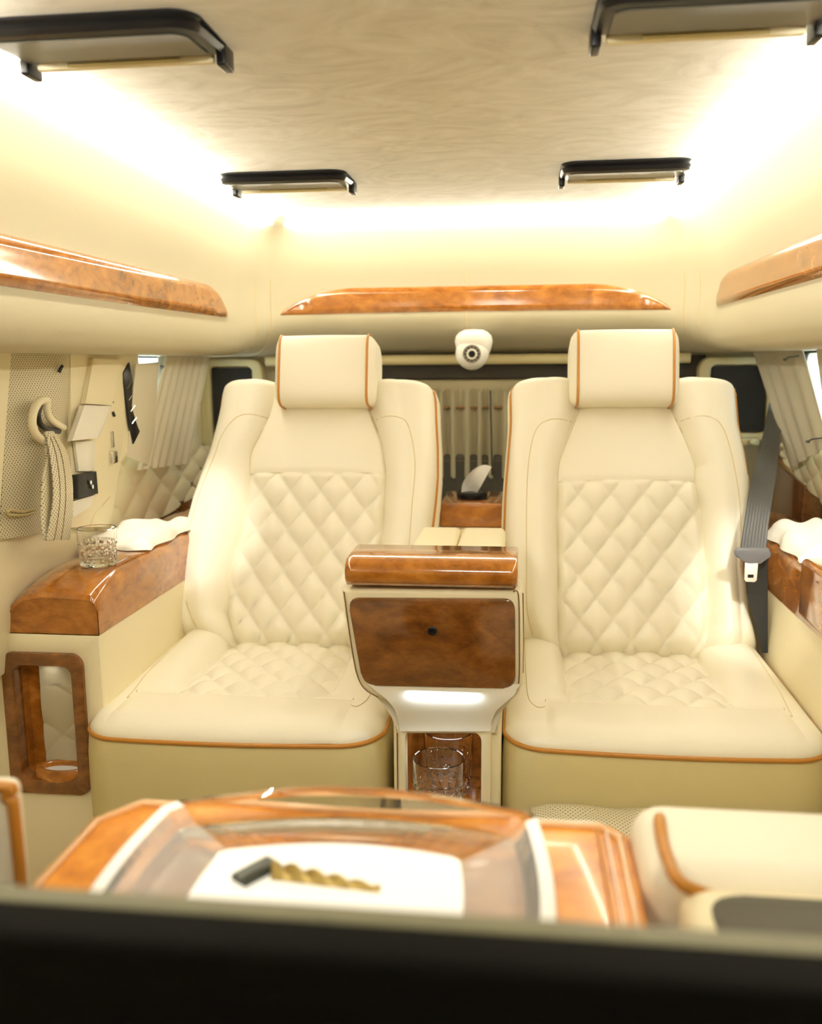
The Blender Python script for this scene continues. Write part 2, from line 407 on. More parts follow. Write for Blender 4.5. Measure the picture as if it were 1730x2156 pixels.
# rear quarter windows: dark panes in rounded cream frames
def rear_window(n, x0, x1, y0, y1):
    Y = 3.02
    a = at(x0, y0, 'Y', Y); b = at(x1, y1, 'Y', Y); cx, cz = (a.x+b.x)/2, (a.z+b.z)/2; ww, hh = abs(b.x-a.x), abs(a.z-b.z)
    fm = lambda p, q, c: Vector((cx+p, Y+c, cz+q))
    o = struct('window_%d' % n, rbox((cx-ww/2+.005, Y+.012, cz-hh/2+.005), (cx+ww/2-.005, Y+.02, cz+hh/2-.005), 0), 'dark')
    add('window_frame', ringplate(rrect(ww+.075, hh+.05, .04), rrect(ww, hh, .02), fm, .05, .006), 'base', o)
    return o
rear_window(3, 440, 535, 772, 935)
wr = rear_window(4, 1497, 1612, 768, 912)
p = at(1578, 930, 'Y', 3.0)
add('window_latch', join(rbox(p-Vector((.03, 0, .012)), p+Vector((.03, .02, .012)), .004), rbox(p-Vector((.004, .02, .006)), p+Vector((.012, 0, .006)), .003)), 'base', wr)

# ================================================================== FLIP-DOWN CEILING MONITORS
def monitor(x0, x1, y0, lab):
    zt = ZC-.001; z1 = 1.561; z2 = 1.569; d = .135
    root = empty('ceiling_monitor', ((x0+x1)/2, y0, ZC), lab, 'screen', 'flip-down monitors on the ceiling')
    w2 = (x1-x0)/2; cx = (x0+x1)/2
    def ol(ins, rr, y_in=0):
        # plan outline: rounded at the near side
        pts = []
        for k in range(9):
            a = PI+PI/2*k/8; pts.append((cx-w2+ins+rr+rr*math.cos(a), y0+ins+y_in+rr+rr*math.sin(a)))
        for k in range(9):
            a = 1.5*PI+PI/2*k/8; pts.append((cx+w2-ins-rr+rr*math.cos(a), y0+ins+y_in+rr+rr*math.sin(a)))
        pts += [(cx+w2-ins, y0+d-ins), (cx-w2+ins, y0+d-ins)]
        return pts
    def zz(y): return z1+(z2-z1)*(y-y0)/d
    A = ol(0, .035); B = ol(.004, .033); Cc = ol(.012, .028)
    rings = [[Vector((x, y, zt)) for x, y in A], [Vector((x, y, min(zt-.002, zz(y)+.020))) for x, y in A],
             [Vector((x, y, zz(y)+.015)) for x, y in ol(.004, .033)], [Vector((x, y, zz(y)+.010)) for x, y in A],
             [Vector((x, y, zz(y)+.002)) for x, y in B], [Vector((x, y, zz(y))) for x, y in Cc]]
    add('housing', loft(rings), 'gblack', root, ang=30)
    S = ol(.020, .02)
    add('screen_back', loft([[Vector((x, y, zz(y)+.001)) for x, y in S], [Vector((x, y, zz(y)-.0022)) for x, y in S]]), 'screen', root, ang=30)
    # finger strip behind the hinge
    fs = add('finger_strip', rbox((cx-w2+.02, y0+d, ZC-.023), (cx+w2-.02, y0+d+.012, ZC-.001), .003), 'lea', root)
    add('slot', tube([(cx-w2*.55, y0+d+.0, ZC-.018), (cx+w2*.55, y0+d+.0, ZC-.018)], .0035, 6), 'base', fs)
    for s in (-1, 1):
        add('hinge_cap', rbox((cx+s*(w2-.006)-.007, y0+d-.01, ZC-.030), (cx+s*(w2-.006)+.007, y0+d+.03, ZC-.001), .003), 'gblack', root)
    return root
monitor(-.584, -.286, 1.157, 'black flip-down ceiling monitor at the near left, seen from below')
monitor(.208, .500, 1.157, 'black flip-down ceiling monitor at the near right, cut by the top of the photo')
monitor(-.582, -.281, 2.110, 'thin black folded monitor at the rear left of the suede ceiling')
monitor(.207, .492, 2.110, 'thin black folded monitor at the rear right of the suede ceiling')

# ================================================================== SEATS
def quilt(a, b, pu, pv):
    p = a/pu+b/pv; q = a/pu-b/pv
    return (abs(math.sin(PI*p))*abs(math.sin(PI*q)))**.42
BP = Vector((0, 2.08, .50)); BU = Vector((0, .30, .60)).normalized(); BN = Vector((0, -.60, .30)).normalized()
def plane_pt(x, y, h=0): return onplane(x, y, BP, BN)+BN*h
def seat(lab, spec):
    root = empty('captain_seat', (spec['cx'], 1.85, 0), lab, 'seat', 'cream leather rear seats')
    Lo, Lm, Li, Ri, Rm, Ro = [spec[k] for k in ('Lo', 'Lm', 'Li', 'Ri', 'Rm', 'Ro')]
    ys = list(np.linspace(1400, spec['top'], 150)); yq = spec['yq']
    ys = [y for y in ys if abs(y-yq) > 3]+[yq-.8, yq+.8]; ys = sorted(ys, reverse=True)
    segs = [(Lo, Lm, 12), (Lm, Li, 20), (Li, Ri, 84), (Ri, Rm, 20), (Rm, Ro, 12)]
    rows = []; reg = []
    def hfun(k, t, y, X, D):
        top = smooth(spec['top'], spec['top']+40, y)
        low = smooth(1000, 1250, y)
        if k in (0, 4):
            tt = t if k == 0 else 1-t
            return -.022+.052*(1-(1-tt)**2.5)**.5+0*D
        if k in (1, 3):
            tt = t if k == 1 else 1-t
            return .030*(1-tt*tt)+.018*math.sin(PI*tt)*(.4+.8*low)-.010*tt**8+.004*low
        e = min(t, 1-t)
        edge = min(1, e/.05)
        if y > yq:
            q = quilt(X-spec['qx'], D, .0785, .104)
            return -.010+.006*edge+.0205*q*(min(1, (y-yq)/10)**.5)*edge**.5+.010*math.sin(PI*t)*1
        return -.004+.012*(1-(1-min(1, e/.25))**2)*1.0+.004*min(1, (yq-y)/8)
    for y in ys:
        row = []; rr = []
        D = (plane_pt(spec['qpx'], y)-BP).dot(BU)
        for k, (A, B, n) in enumerate(segs):
            xa, xb = interp(A, y), interp(B, y)
            for i in range(n+(1 if k == 4 else 0)):
                t = i/n
                if k in (0,): t2 = t**1.6
                elif k == 4: t2 = 1-(1-t)**1.6
                else: t2 = t
                P = plane_pt(xa+(xb-xa)*t2, y)
                h = hfun(k, t2, y, P.x, D)
                tp = max(0, 1-(y-spec['top'])/26.0)
                h -= .075*(1-math.sqrt(max(0, 1-tp*tp)))
                bt = spec['bot'](xa+(xb-xa)*t2); bp_ = min(1, max(0, (y-(bt-50))/50)); h -= .085*(1-math.sqrt(max(0, 1-bp_*bp_)))
                row.append(P+BN*h)
            rr += [k]*n
        # side wraps
        l0 = row[0].copy(); r_ = row[-1].copy()
        tp = max(0, 1-(y-spec['top'])/26.0)
        inx = Vector((1, 0, 0)); g = spec['side']
        row = [l0+inx*(.012)-BN*.125, l0-inx*.006-BN*.10, l0-inx*.012-BN*.05, l0-inx*.009-BN*.015]+row+[r_+inx*.009-BN*.015, r_+inx*.012-BN*.05, r_+inx*.006-BN*.10, r_-inx*.012-BN*.125]
        rr = [9]*4+rr+[9]*4
        rows.append(row); reg.append(rr)
    n = len(rows[0])
    # closing top row towards the back
    Vs = [p for r in rows for p in r]
    groups = {'backrest': [], 'quilted_panel': [], 'upper_panel': []}
    for j in range(len(rows)-1):
        for i in range(n-1):
            f = (j*n+i, j*n+i+1, (j+1)*n+i+1, (j+1)*n+i)
            k = reg[j][i] if i < len(reg[j]) else 9
            if k == 2:
                groups['quilted_panel' if ys[j+1] >= yq-.9 and ys[j] > yq else 'upper_panel'].append(f)
            else: groups['backrest'].append(f)
        groups['backrest'].append((j*n+n-1, j*n, (j+1)*n, (j+1)*n+n-1))
    j = len(rows)-1
    tops = [p-BN*(max(.0, .10-((rows[-1][0]-p).dot(-BN)*0)))for p in rows[-1]]
    k0 = len(Vs)
    bk = [Vector((p.x, 0, 0)) for p in rows[-1]]
    pl = rows[-1][0]; pr_ = rows[-1][-1]
    back = []
    for i in range(n):
        t = min(1, max(0, (rows[-1][i].x-pl.x)/(pr_.x-pl.x))); q = pl+(pr_-pl)*t; back.append(q)
    Vs += back
    for i in range(n-1): groups['backrest'].append((j*n+i, j*n+i+1, k0+i+1, k0+i))
    for nm, fs in groups.items():
        used = sorted({i for f in fs for i in f}); mp = {a: b for b, a in enumerate(used)}
        me = mesh([Vs[i] for i in used], [tuple(mp[i] for i in f) for f in fs])
        link(nm, me, M['seat'], root, ang=80)
    # seam lines following the surface
    def surf(x, y):
        # nearest row / interpolate between surface columns
        j = min(range(len(ys)), key=lambda q: abs(ys[q]-y)); P = plane_pt(x, y); row = rows[j][4:-4]
        best = min(row, key=lambda q: abs(q.x-P.x)); h = (best-BP).dot(BN); return P+BN*(h+.0002)
    for nm, pts, rad in spec['seams']:
        c = smoothpts([(a, b, 0) for a, b in pts], 10)
        add('stitching', tube([surf(p.x, p.y) for p in c], rad, 4), 'stitch', root)
    # side piping
    for col, side in ((4, -1), (n-5, 1)):
        pts = []
        for j in range(0, len(rows), 4):
            if ys[j] < spec['top']+3 or ys[j] > spec['pipe'][0 if side < 0 else 1]: continue
            pts.append(rows[j][col]+Vector((side*.003, 0, 0))-BN*.004)
        add('piping', tube(pts, .0036, 6), 'pip', root)
    # ---- headrest
    hr = spec['hr']; c = at(hr['px'], hr['py'], 'Y', 2.285); hw = hr['w']/2; hh = hr['h']/2
    N1 = 44
    def sect(t):
        # closed profile in (depth, height): depth + = backwards
        a = 2*PI*t; ca, sa = math.cos(a), math.sin(a); e = .42
        dx = math.copysign(abs(ca)**e, ca)*.062; dz = math.copysign(abs(sa)**e, sa)*hh
        return dx, dz
    st = [(-1.16, .45, .030), (-1.155, .70, .024), (-1.13, .86, .018), (-1.08, .94, .010), (-1.035, .975, .004), (-1.0, .985, 0), (-.97, 1.0, -.001), (-.5, 1.0, -.004), (0, 1.0, -.006)]
    st = st+[(-a, b, d) for a, b, d in st[:-1][::-1]]
    tl = math.radians(12)
    def hp(x, sc_, sh, t):
        dx, dz = sect(t)
        if x < -1.04 or x > 1.04: dx = dx*(.55 + .45*sc_)+sh
        else: dx = dx+sh*(1 if dx < 0 else 0)
        dz *= sc_
        y = dx*math.cos(tl)+dz*math.sin(tl); z = -dx*math.sin(tl)+dz*math.cos(tl)
        return Vector((c.x+x*hw+hr.get('sk', 0)*dz*0, c.y+.06+y-hr['yaw']*x*hw, c.z+z))
    rings = [[hp(x, s_, d, k/N1) for k in range(N1)] for x, s_, d in st]
    h = add('headrest', loft(rings), 'seat', root, ang=80)
    for x in (-1.0, 1.0):
        pts = [hp(x*1.0, .985, -.0, (k/N1)) for k in range(N1)]
        pts = [p+(p-Vector((p.x, c.y+.06, c.z))).normalized()*.0015 for p in pts]
        add('piping', tube(pts, .0034, 6, closed=True), 'pip', h)
    for sx in (-1, 1):
        add('headrest_post', tube([(c.x+sx*.055, c.y+.075, c.z-hh+.01), (c.x+sx*.055, c.y+.10, c.z-hh-.05)], .006, 10), 'chrome', root)
    # ---- cushion
    X0, X1 = spec['X']; yf = spec['yf']; yb = 2.17; xm = (X0+X1)/2; W = (X1-X0)/2; R = .075
    qx0, qx1 = spec['q']; rx0, rx1 = spec['r']; yr = spec['yr']
    sk = spec['skew']
    def yfront(x):
        a = abs(x-xm); b = yf+sk*(x-xm)+.016*(a/W)**2
        if a > W-R: b += R*(1-math.sqrt(max(0, 1-((a-(W-R))/R)**2)))
        return b
    xs = sorted(set([round(v, 5) for v in list(X0+(rx0-X0)*(1-np.cos(np.linspace(0, PI/2, 16)))) + list(np.linspace(rx0, qx0, 10)) + list(np.linspace(qx0, qx1, 80)) + list(np.linspace(qx1, rx1, 10)) + list(rx1+(X1-rx1)*np.sin(np.linspace(0, PI/2, 16)))]))
    vt = list(.16*(1-np.cos(np.linspace(0, PI/2, 20)))) + list(np.linspace(.16, 1, 100))[1:]
    yrv = None
    def cz(x, y, d_front):
        a = abs(x-xm); ds = W-a
        fr = min(1, d_front/.055); sd = min(1, ds/.05)
        z = .449+.030*math.sqrt(max(0, 1-(1-fr)**2))*math.sqrt(max(0, 1-(1-sd)**2))
        back = smooth(yf+.1, yb, y)
        inq = qx0 < x < qx1
        if y < yr:
            if rx0 < x < rx1:
                t = (yr-y)/(yr-yf); e = min(x-rx0, rx1-x); z += .008*math.sin(PI*min(1, max(0, t)))*min(1, e/.02)
                z -= .004*math.exp(-((e)/.004)**2)
            z -= .006*math.exp(-((yr-y)/.005)**2)*(1 if rx0 < x < rx1 else 0)
        else:
            if inq:
                e = min(x-qx0, qx1-x); t = min(1, e/.03)
                q = quilt(x-spec['qc'], y, .0785, .104)
                z += -.012-.016*back+.018*q*t**.5*min(1, (y-yr)/.02)+.012*math.sin(PI*(x-qx0)/(qx1-qx0))*back
            else:
                e = (qx0-x) if x < xm else (x-qx1); wd = (qx0-X0) if x < xm else (X1-qx1)
                t = e/wd; b = math.sin(PI*min(1, max(0, t))**.8)
                z += (.010+.024*back)*b*smooth(yr-.02, yr+.08, y)-.010*math.exp(-(e/.01)**2)*smooth(yr, yr+.06, y)
        return z
    rowsC = []
    for v in vt:
        rowsC.append([Vector((x, yfront(x)+(yb-yfront(x))*v, cz(x, yfront(x)+(yb-yfront(x))*v, (yb-yfront(x))*v))) for x in xs])
    nx = len(xs); Vc = [p for r in rowsC for p in r]
    g2 = {'cushion_bolster': [], 'cushion_bolster ': [], 'cushion_quilting': [], 'front_roll': []}
    for j in range(len(rowsC)-1):
        for i in range(nx-1):
            f = (j*nx+i, j*nx+i+1, (j+1)*nx+i+1, (j+1)*nx+i); cc = (Vc[f[0]]+Vc[f[2]])/2
            if cc.y < yr and rx0 < cc.x < rx1: g2['front_roll'].append(f)
            elif cc.y >= yr and qx0 < cc.x < qx1: g2['cushion_quilting'].append(f)
            else: g2['cushion_bolster' if cc.x < xm else 'cushion_bolster '].append(f)
    for nm, fs in g2.items():
        used = sorted({i for f in fs for i in f}); mp = {a: b for b, a in enumerate(used)}
        link(nm.strip(), mesh([Vc[i] for i in used], [tuple(mp[i] for i in f) for f in fs]), M['seat'], root, ang=80)
    # seam lines on the cushion
    def cs(x, y): return Vector((x, y, cz(x, y, y-yfront(x))+.0006))
    for sx, rx in ((-1, rx0), (1, rx1)):
        add('stitching', tube([cs(rx-.001*sx, yfront(rx)+.004+(yr-yfront(rx)-.004)*k/14) for k in range(15)], .0009, 4), 'stitch', root)
        xo = (X0+.045) if sx < 0 else (X1-.045)
        pts = smoothpts([(rx, yr-.035, 0), ((rx+xo)/2, yr-.038, 0), (xo, yr+.01, 0), (xo+sx*.004, yr+.12, 0), (xo+sx*.006, yr+.28, 0), (xo+sx*.006, yb-.03, 0)], 8)
        add('stitching', tube([cs(p.x, p.y) for p in pts], .0009, 4), 'stitch', root)
    # outline of the cushion: piping and skirt
    out = [Vector((X0, yb, 0))]+[Vector((x, yfront(x), 0)) for x in np.concatenate([X0+R*(1-np.cos(np.linspace(0, PI/2, 12))), np.linspace(X0+R, X1-R, 20)[1:-1], X1-R*(1-np.sin(np.linspace(0, PI/2, 12)))])]+[Vector((X1, yb, 0))]
    out = [p for i, p in enumerate(out)]
    ctr = Vector((xm, 1.95, 0))
    add('piping', tube([p+Vector((0, 0, .446))+(p-ctr).normalized()*.001 for p in out], .0045, 8), 'pip', root)
    rings = []
    for z, o_ in ((.449, -.004), (.442, .0), (.43, .004), (.40, .007), (.33, .008), (.2, .004), (.1, 0), (.04, -.004)):
        rings.append([p+Vector((0, 0, z))+(p-ctr).normalized()*o_ for p in out])
    add('seat_base', loft(rings, closed=False, caps=False), 'base', root, ang=80)
    return root
S_L = dict(bot=lambda x: 1345+25*smooth(400, 520, x), cx=-.42, top=794, yq=997, qx=-.42, qpx=650, side=1,
 Lo=[(794,497),(798,485),(804,476),(815,469),(830,465),(850,463),(900,452),(950,440),(1000,422),(1050,405),(1100,392),(1150,380),(1200,374),(1250,371),(1300,370),(1345,372),(1400,376)],
 Lm=[(794,520),(850,505),(883,500),(898,490),(965,462),(1049,428),(1166,398),(1250,398),(1334,420),(1400,445)],
 Li=[(794,590),(865,574),(878,568),(955,529),(998,526),(1116,507),(1203,482),(1293,477),(1360,494),(1400,505)],
 Ri=[(794,770),(865,778),(878,781),(931,802),(992,811),(1082,807),(1159,799),(1250,790),(1360,778),(1400,775)],
 Rm=[(794,835),(888,850),(911,864),(982,872),(1082,869),(1159,863),(1250,850),(1400,835)],
 Ro=[(794,880),(798,893),(804,902),(815,908),(830,912),(850,913),(880,914),(940,917),(1000,917),(1050,913),(1100,907),(1165,898),(1250,888),(1400,870)],
 pipe=(1060, 1400),
 seams=[('a', [(564,881),(521,883),(494,898),(472,930),(460,965),(427,1049),(397,1166),(396,1250),(424,1334)], .0010),
        ('b', [(786,886),(839,888),(862,906),(876,982),(869,1082),(863,1159),(850,1250)], .0010),
        ('c', [(568,872),(548,915),(529,955),(526,998)], .0009), ('d', [(781,872),(802,931),(811,992)], .0009)],
 hr=dict(px=679, py=786, w=.228, h=.183, yaw=.0),
 X=(-.717, -.131), yf=1.545, q=(-.585, -.262), r=(-.665, -.205), yr=1.715, qc=-.42, skew=.03)
S_R = dict(bot=lambda x: 1360+27*smooth(1110, 1190, x)-22*smooth(1480, 1600, x), cx=.39, top=790, yq=1013, qx=.385, qpx=1330, side=-1,
 Lo=[(790,1104),(794,1094),(803,1084),(815,1078),(830,1077),(874,1078),(900,1077),(950,1073),(1000,1069),(1044,1066),(1113,1064),(1165,1066),(1250,1072),(1350,1082),(1400,1090)],
 Lm=[(790,1150),(890,1135),(916,1127),(975,1113),(1061,1108),(1200,1108),(1287,1109),(1349,1123),(1400,1135)],
 Li=[(790,1225),(864,1222),(874,1217),(905,1203),(968,1179),(1013,1173),(1096,1173),(1235,1175),(1339,1175),(1384,1182),(1400,1186)],
 Ri=[(790,1405),(864,1414),(874,1418),(930,1446),(982,1465),(1011,1463),(1054,1473),(1148,1482),(1252,1491),(1322,1491),(1384,1480),(1400,1476)],
 Rm=[(790,1470),(888,1495),(909,1515),(975,1536),(1079,1545),(1200,1545),(1300,1552),(1400,1560)],
 Ro=[(790,1522),(794,1535),(803,1545),(815,1549),(850,1552),(888,1555),(950,1568),(1002,1577),(1050,1578),(1110,1572),(1160,1567),(1200,1566),(1287,1577),(1330,1590),(1366,1606),(1400,1610)],
 pipe=(1400, 1006),
 seams=[('a', [(1203,890),(1154,895),(1127,916),(1113,975),(1108,1061),(1108,1200),(1109,1287),(1123,1349)], .0010),
        ('b', [(1432,888),(1487,888),(1515,909),(1536,975),(1552,1079),(1552,1200)], .0010),
        ('c', [(1219,866),(1203,905),(1179,968),(1173,1013)], .0009), ('d', [(1416,866),(1446,930),(1465,982),(1463,1011)], .0009)],
 hr=dict(px=1317, py=779, w=.230, h=.188, yaw=.0),
 X=(.100, .692), yf=1.572, q=(.225, .545), r=(.178, .640), yr=1.745, qc=.385, skew=.0)
seatL = seat('cream quilted leather seat left of the centre console, headrest tan piped', S_L)
seatR = seat('cream quilted leather seat right of the centre console with black belt beside it', S_R)
# leg rest of the right seat: perforated quilted leather
def lr(u, v):
    x = .150+.56*u; y = 1.565-.42*v; e = min(u, 1-u)*.58; ef = min(v, 1-v)*.42
    z = .360-.05*v+.006*quilt(x, y, .15, .12)+.02*min(1, e/.03)**.5*min(1, ef/.03)**.5-.02
    return Vector((x, y, z))
add('leg_rest', join(gridf(lr, 90, 60), rbox((.16, 1.16, .24), (.70, 1.55, .305), .01)), 'perff', seatR, ang=80)

# ================================================================== CENTRE CONSOLE
con = empty('centre_console', (-.02, 1.75, 0), 'cream leather centre console with burl wood bar, dark wood panel and glass niche', 'console')
YT = 1.56; YC = 1.60
def cy(pts, Y): return [at(x, y, 'Y', Y) for x, y in pts]
bar = cy([(724, 1180), (1090, 1180), (1090, 1241), (724, 1237)], YT-.012)
xl, xr, zt_, zb_ = bar[0].x, bar[1].x, bar[0].z, bar[2].z
prof = [(0, zb_), (-.0, zt_-.012), (.008, zt_), (.03, zt_+.004), (.10, zt_+.005), (.11, zt_), (.11, zb_)]
prof = [(-.004, zb_), (-.013, zb_+.012), (-.014, zt_-.020), (-.008, zt_-.007), (.006, zt_), (.05, zt_+.003), (.12, zt_+.003), (.135, zt_-.006), (.135, zb_)]
rings = []
for f, ins in ((0, .006), (.012, .0), (.04, 0), (.96, 0), (.988, 0), (1, .006)):
    x = xl+(xr-xl)*f; cc = (.06, (zt_+zb_)/2)
    k = .93 if ins else 1
    rings.append([Vector((x, YT+cc[0]+(a-cc[0])*k, cc[1]+(b-cc[1])*k)) for a, b in prof])
add('wood_bar', loft(rings), 'wood', con, ang=62)
body = cy([(718, 1241), (1099, 1245), (1101, 1340), (1100, 1440), (1090, 1464), (1068, 1478), (1040, 1484), (830, 1480), (790, 1470), (762, 1452), (746, 1418), (732, 1340)], YT)
add('console_head', prism(body, (0, .10, 0), .010, 4), 'lea', con, ang=60)
bs = smoothpts([(x, y, 0) for x, y in [(724, 1246), (736, 1335), (750, 1415), (767, 1450), (796, 1468)]], 5)
add('stitching', tube([at(p.x, p.y, 'Y', YT-.001) for p in bs], .0012, 4), 'dstitch', con)
bs = smoothpts([(x, y, 0) for x, y in [(1080, 1246), (1091, 1252), (1093, 1340), (1092, 1435), (1082, 1458), (1060, 1476)]], 5)
add('stitching', tube([at(p.x, p.y, 'Y', YT-.001) for p in bs], .0012, 4), 'dstitch', con)
add('stitching', tube([at(x, y, 'Y', YT)+Vector((.0005, .045, 0)) for x, y in [(1100, 1262), (1101, 1340), (1100, 1435)]], .0012, 4), 'dstitch', con)
def rpoly(pts, r, n=5):
    out = []; P = [Vector((a, b)) for a, b in pts]
    for i, p in enumerate(P):
        a = P[i-1]; b = P[(i+1) % len(P)]; u = (a-p).normalized()*r; v = (b-p).normalized()*r
        for k in range(n+1):
            t = k/n; q = (p+u)*(1-t)**2+2*p*t*(1-t)+(p+v)*t*t; out.append((q.x, q.y))
    return out
pn = cy(rpoly([(731, 1259), (1084, 1261), (1085, 1450), (764, 1443)], 26), YT-.006)
pan = add('wood_panel', prism(pn, (0, .02, 0), .0035, 3), 'dwood', con, ang=50)
kc = at(910, 1328, 'Y', YT-.006)
add('knob', join(loft([[kc+Vector((r*math.cos(a), -d, r*math.sin(a))) for a in np.linspace(0, 2*PI, 17)[:-1]] for r, d in ((.0085, -.002), (.0085, .002), (.006, .0035), (.0045, .001), (.002, .001))])), 'gblack', pan)
# neck, set back, silvery
nk = cy([(806, 1462), (1084, 1466), (1062, 1482), (1042, 1496), (1034, 1520), (1030, 1560), (842, 1560), (838, 1520), (830, 1492), (815, 1474)], YT+.012)
def neck(u, v):
    # curved concave front
    y = 1440+100*v
    xl_ = interp([(1440, 772), (1462, 800), (1474, 815), (1492, 830), (1520, 839), (1540, 841)], y); xr_ = interp([(1440, 1095), (1466, 1080), (1482, 1060), (1496, 1044), (1520, 1034), (1540, 1032)], y)
    d = .002-.010*math.sin(PI*min(1, v)*.5)**1
    return at(xl_+(xr_-xl_)*u, y, 'Y', YT-.004+.021*smooth(.25, 1, v))
nkp = cy([(770, 1452), (1097, 1452), (1084, 1468), (1064, 1482), (1048, 1500), (1046, 1545), (834, 1545), (828, 1508), (815, 1486), (796, 1472)], YT+.024)
add('neck', join(gridf(neck, 40, 24), prism(nkp, (0, .30, 0), .004)), 'silv', con, ang=60)
# column with niche
c0, c1 = at(838, 1535, 'Y', YC-.02), at(1034, 1535, 'Y', YC-.02)
colw = c1.x-c0.x; ccx = (c0.x+c1.x)/2
n0, n1 = at(853, 1537, 'Y', YC-.02), at(1013, 1537, 'Y', YC-.02)
ztop = at(930, 1522, 'Y', YC-.02).z; znt = n0.z; znb = .312; nw = n1.x-n0.x; ncx = (n0.x+n1.x)/2
ocz = (ztop+.10)/2; oh = ztop-.10
fm = lambda a, b, c: Vector((a, YC-.02+c, b))
add('column', join(ringplate(rrect(colw, oh, .004, 6, ccx, ocz), rrect(nw, znt-znb, .018, 6, ncx, (znt+znb)/2), fm, .03, .004),
    rbox((ccx-colw/2-.012, YC-.005, .02), (ccx-nw/2-.004, YC+.40, ztop+.02), .008), rbox((ccx+nw/2+.006, YC-.005, .02), (ccx+colw/2+.018, YC+.40, ztop+.02), .008),
    rbox((ccx-colw/2, YC+.26, .02), (ccx+colw/2, YC+.40, ztop+.02), .005), rbox((ccx-colw/2, YC, .02), (ccx+colw/2, YC+.3, znb-.03), .005), rbox((ccx-colw/2-.012, YC+.02, znt+.035), (ccx+colw/2+.018, YC+.40, ztop+.05), .005)), 'lea', con, ang=40)
for dx in (-colw/2-.004, colw/2+.008):
    for dy in (.003, .018) if dx > 0 else (.0,):
        add('stitching', tube([(ccx+dx, YC-.0065+dy, .06), (ccx+dx, YC-.0065+dy, ztop-.01)], .0011, 4), 'dstitch', con)
# niche liner (open box of wood)
def liner(cx, cz, w, h, r, Y0, depth, parent, name='niche_liner', mt='wood'):
    out = rrect(w, h, r, 6, cx, cz)
    rings = [[Vector((a, Y0, b)) for a, b in out], [Vector((a, Y0+depth, b)) for a, b in out]]
    V, Fc = loft(rings, caps=False); n = len(out); Fc.append(tuple(range(n, 2*n)))
    return add(name, (V, Fc), mt, parent, ang=40)
liner(ncx, (znt+znb)/2, nw+.003, znt-znb+.003, .018, YC-.012, .22, con)
# lid behind the bar
zlid = at(990, 1150, 'Y', 1.85).z
lid = add('armrest_lid', join(rbox((-.108, 1.67, zlid-.06), (-.012, 2.10, zlid-.004), .014, 4), rbox((-.010, 1.67, zlid-.06), (.092, 2.10, zlid-.004), .014, 4), rbox((-.10, 1.86, .10), (.085, 2.1, zlid-.05), 0)), 'lea', con, ang=60)
# the little cool lamp under the head
lo = lamp('console_lamp', 'AREA', (ccx, YT-.014, at(915, 1455, 'Y', YT).z-.002), (ccx, YT+.010, .50), .075, (.74, .87, 1), .13, .008)
lamp('niche_lamp', 'AREA', (ncx, YC+.06, znt-.010), (ncx, YC+.09, .3), .24, (.95, .97, 1), .09, .05)
# niche lamp row
nl = add('niche_lights', join(*[lathe([(.0022, 0), (.0022, .003)], (ncx-.035+.0125*k+.012, YC+.04+.018*r, znt-.006), 10) for k in range(6) for r in range(2)]), mat('niche_led', (1, 1, 1), emit=(.92, .96, 1), es=25), con)

# glasses
def tumbler(c, r, h, lab, grp, ncut=14):
    t = .0032
    prof = [(r*.90, 0), (r*.94, .002), (r*.955, h*.35), (r, h*.62), (r, h-.001), (r-t*.5, h), (r-t, h-.001), (r-t, h*.62), (r*.84, h*.3), (r*.80, .014), (r*.5, .011), (.001, .010)]
    n = 56; rings = []
    def rad(rr, hh, k, outer):
        if outer and .003 < hh < h*.60:
            a = k/n*ncut*2; f = abs((a+hh/h*6) % 2-1); g = abs((a-hh/h*6) % 2-1)
            return rr-.0020*max(0, 1-min(f, 1-f if False else f)*3)-.0020*max(0, 1-g*3)
        return rr
    prof2 = []
    for i in range(len(prof)-1):
        (a, b), (c_, d) = prof[i], prof[i+1]; m_ = 9 if i in (1, 2) else 1
        for q in range(m_): prof2.append((a+(c_-a)*q/m_, b+(d-b)*q/m_, i in (1, 2)))
    prof2.append((*prof[-1], False))
    rings = [[Vector((c[0]+rad(rr, hh, k, o)*math.cos(2*PI*k/n), c[1]+rad(rr, hh, k, o)*math.sin(2*PI*k/n), c[2]+hh)) for k in range(n)] for rr, hh, o in prof2]
    o = add('tumbler', loft(rings), 'glass', None, ang=18)
    off = Vector(c); o.data.transform(Matrix.Translation(-off)); o.location = off
    return tag(o, lab, 'glass', grp)
g1 = at(944, 1592, 'Y', YC+.085); g2_ = at(929, 1645, 'Y', YC+.015)
znf = znb
tumbler((g1.x, YC+.085, znf+.0005), .0485, .122, 'taller-standing cut glass tumbler further back in the console niche', 'cut glass tumblers in the console niche')
tumbler((g2_.x-.002, YC-.006-.012, znf+.0005), .0485, .110, 'cut glass tumbler at the front of the console niche, overlapping the one behind', 'cut glass tumblers in the console niche')
add('shelf', rbox((ncx-nw/2-.01, YC-.085, znf-.02), (ncx+nw/2+.01, YC-.02, znf), .006), 'wood', con)

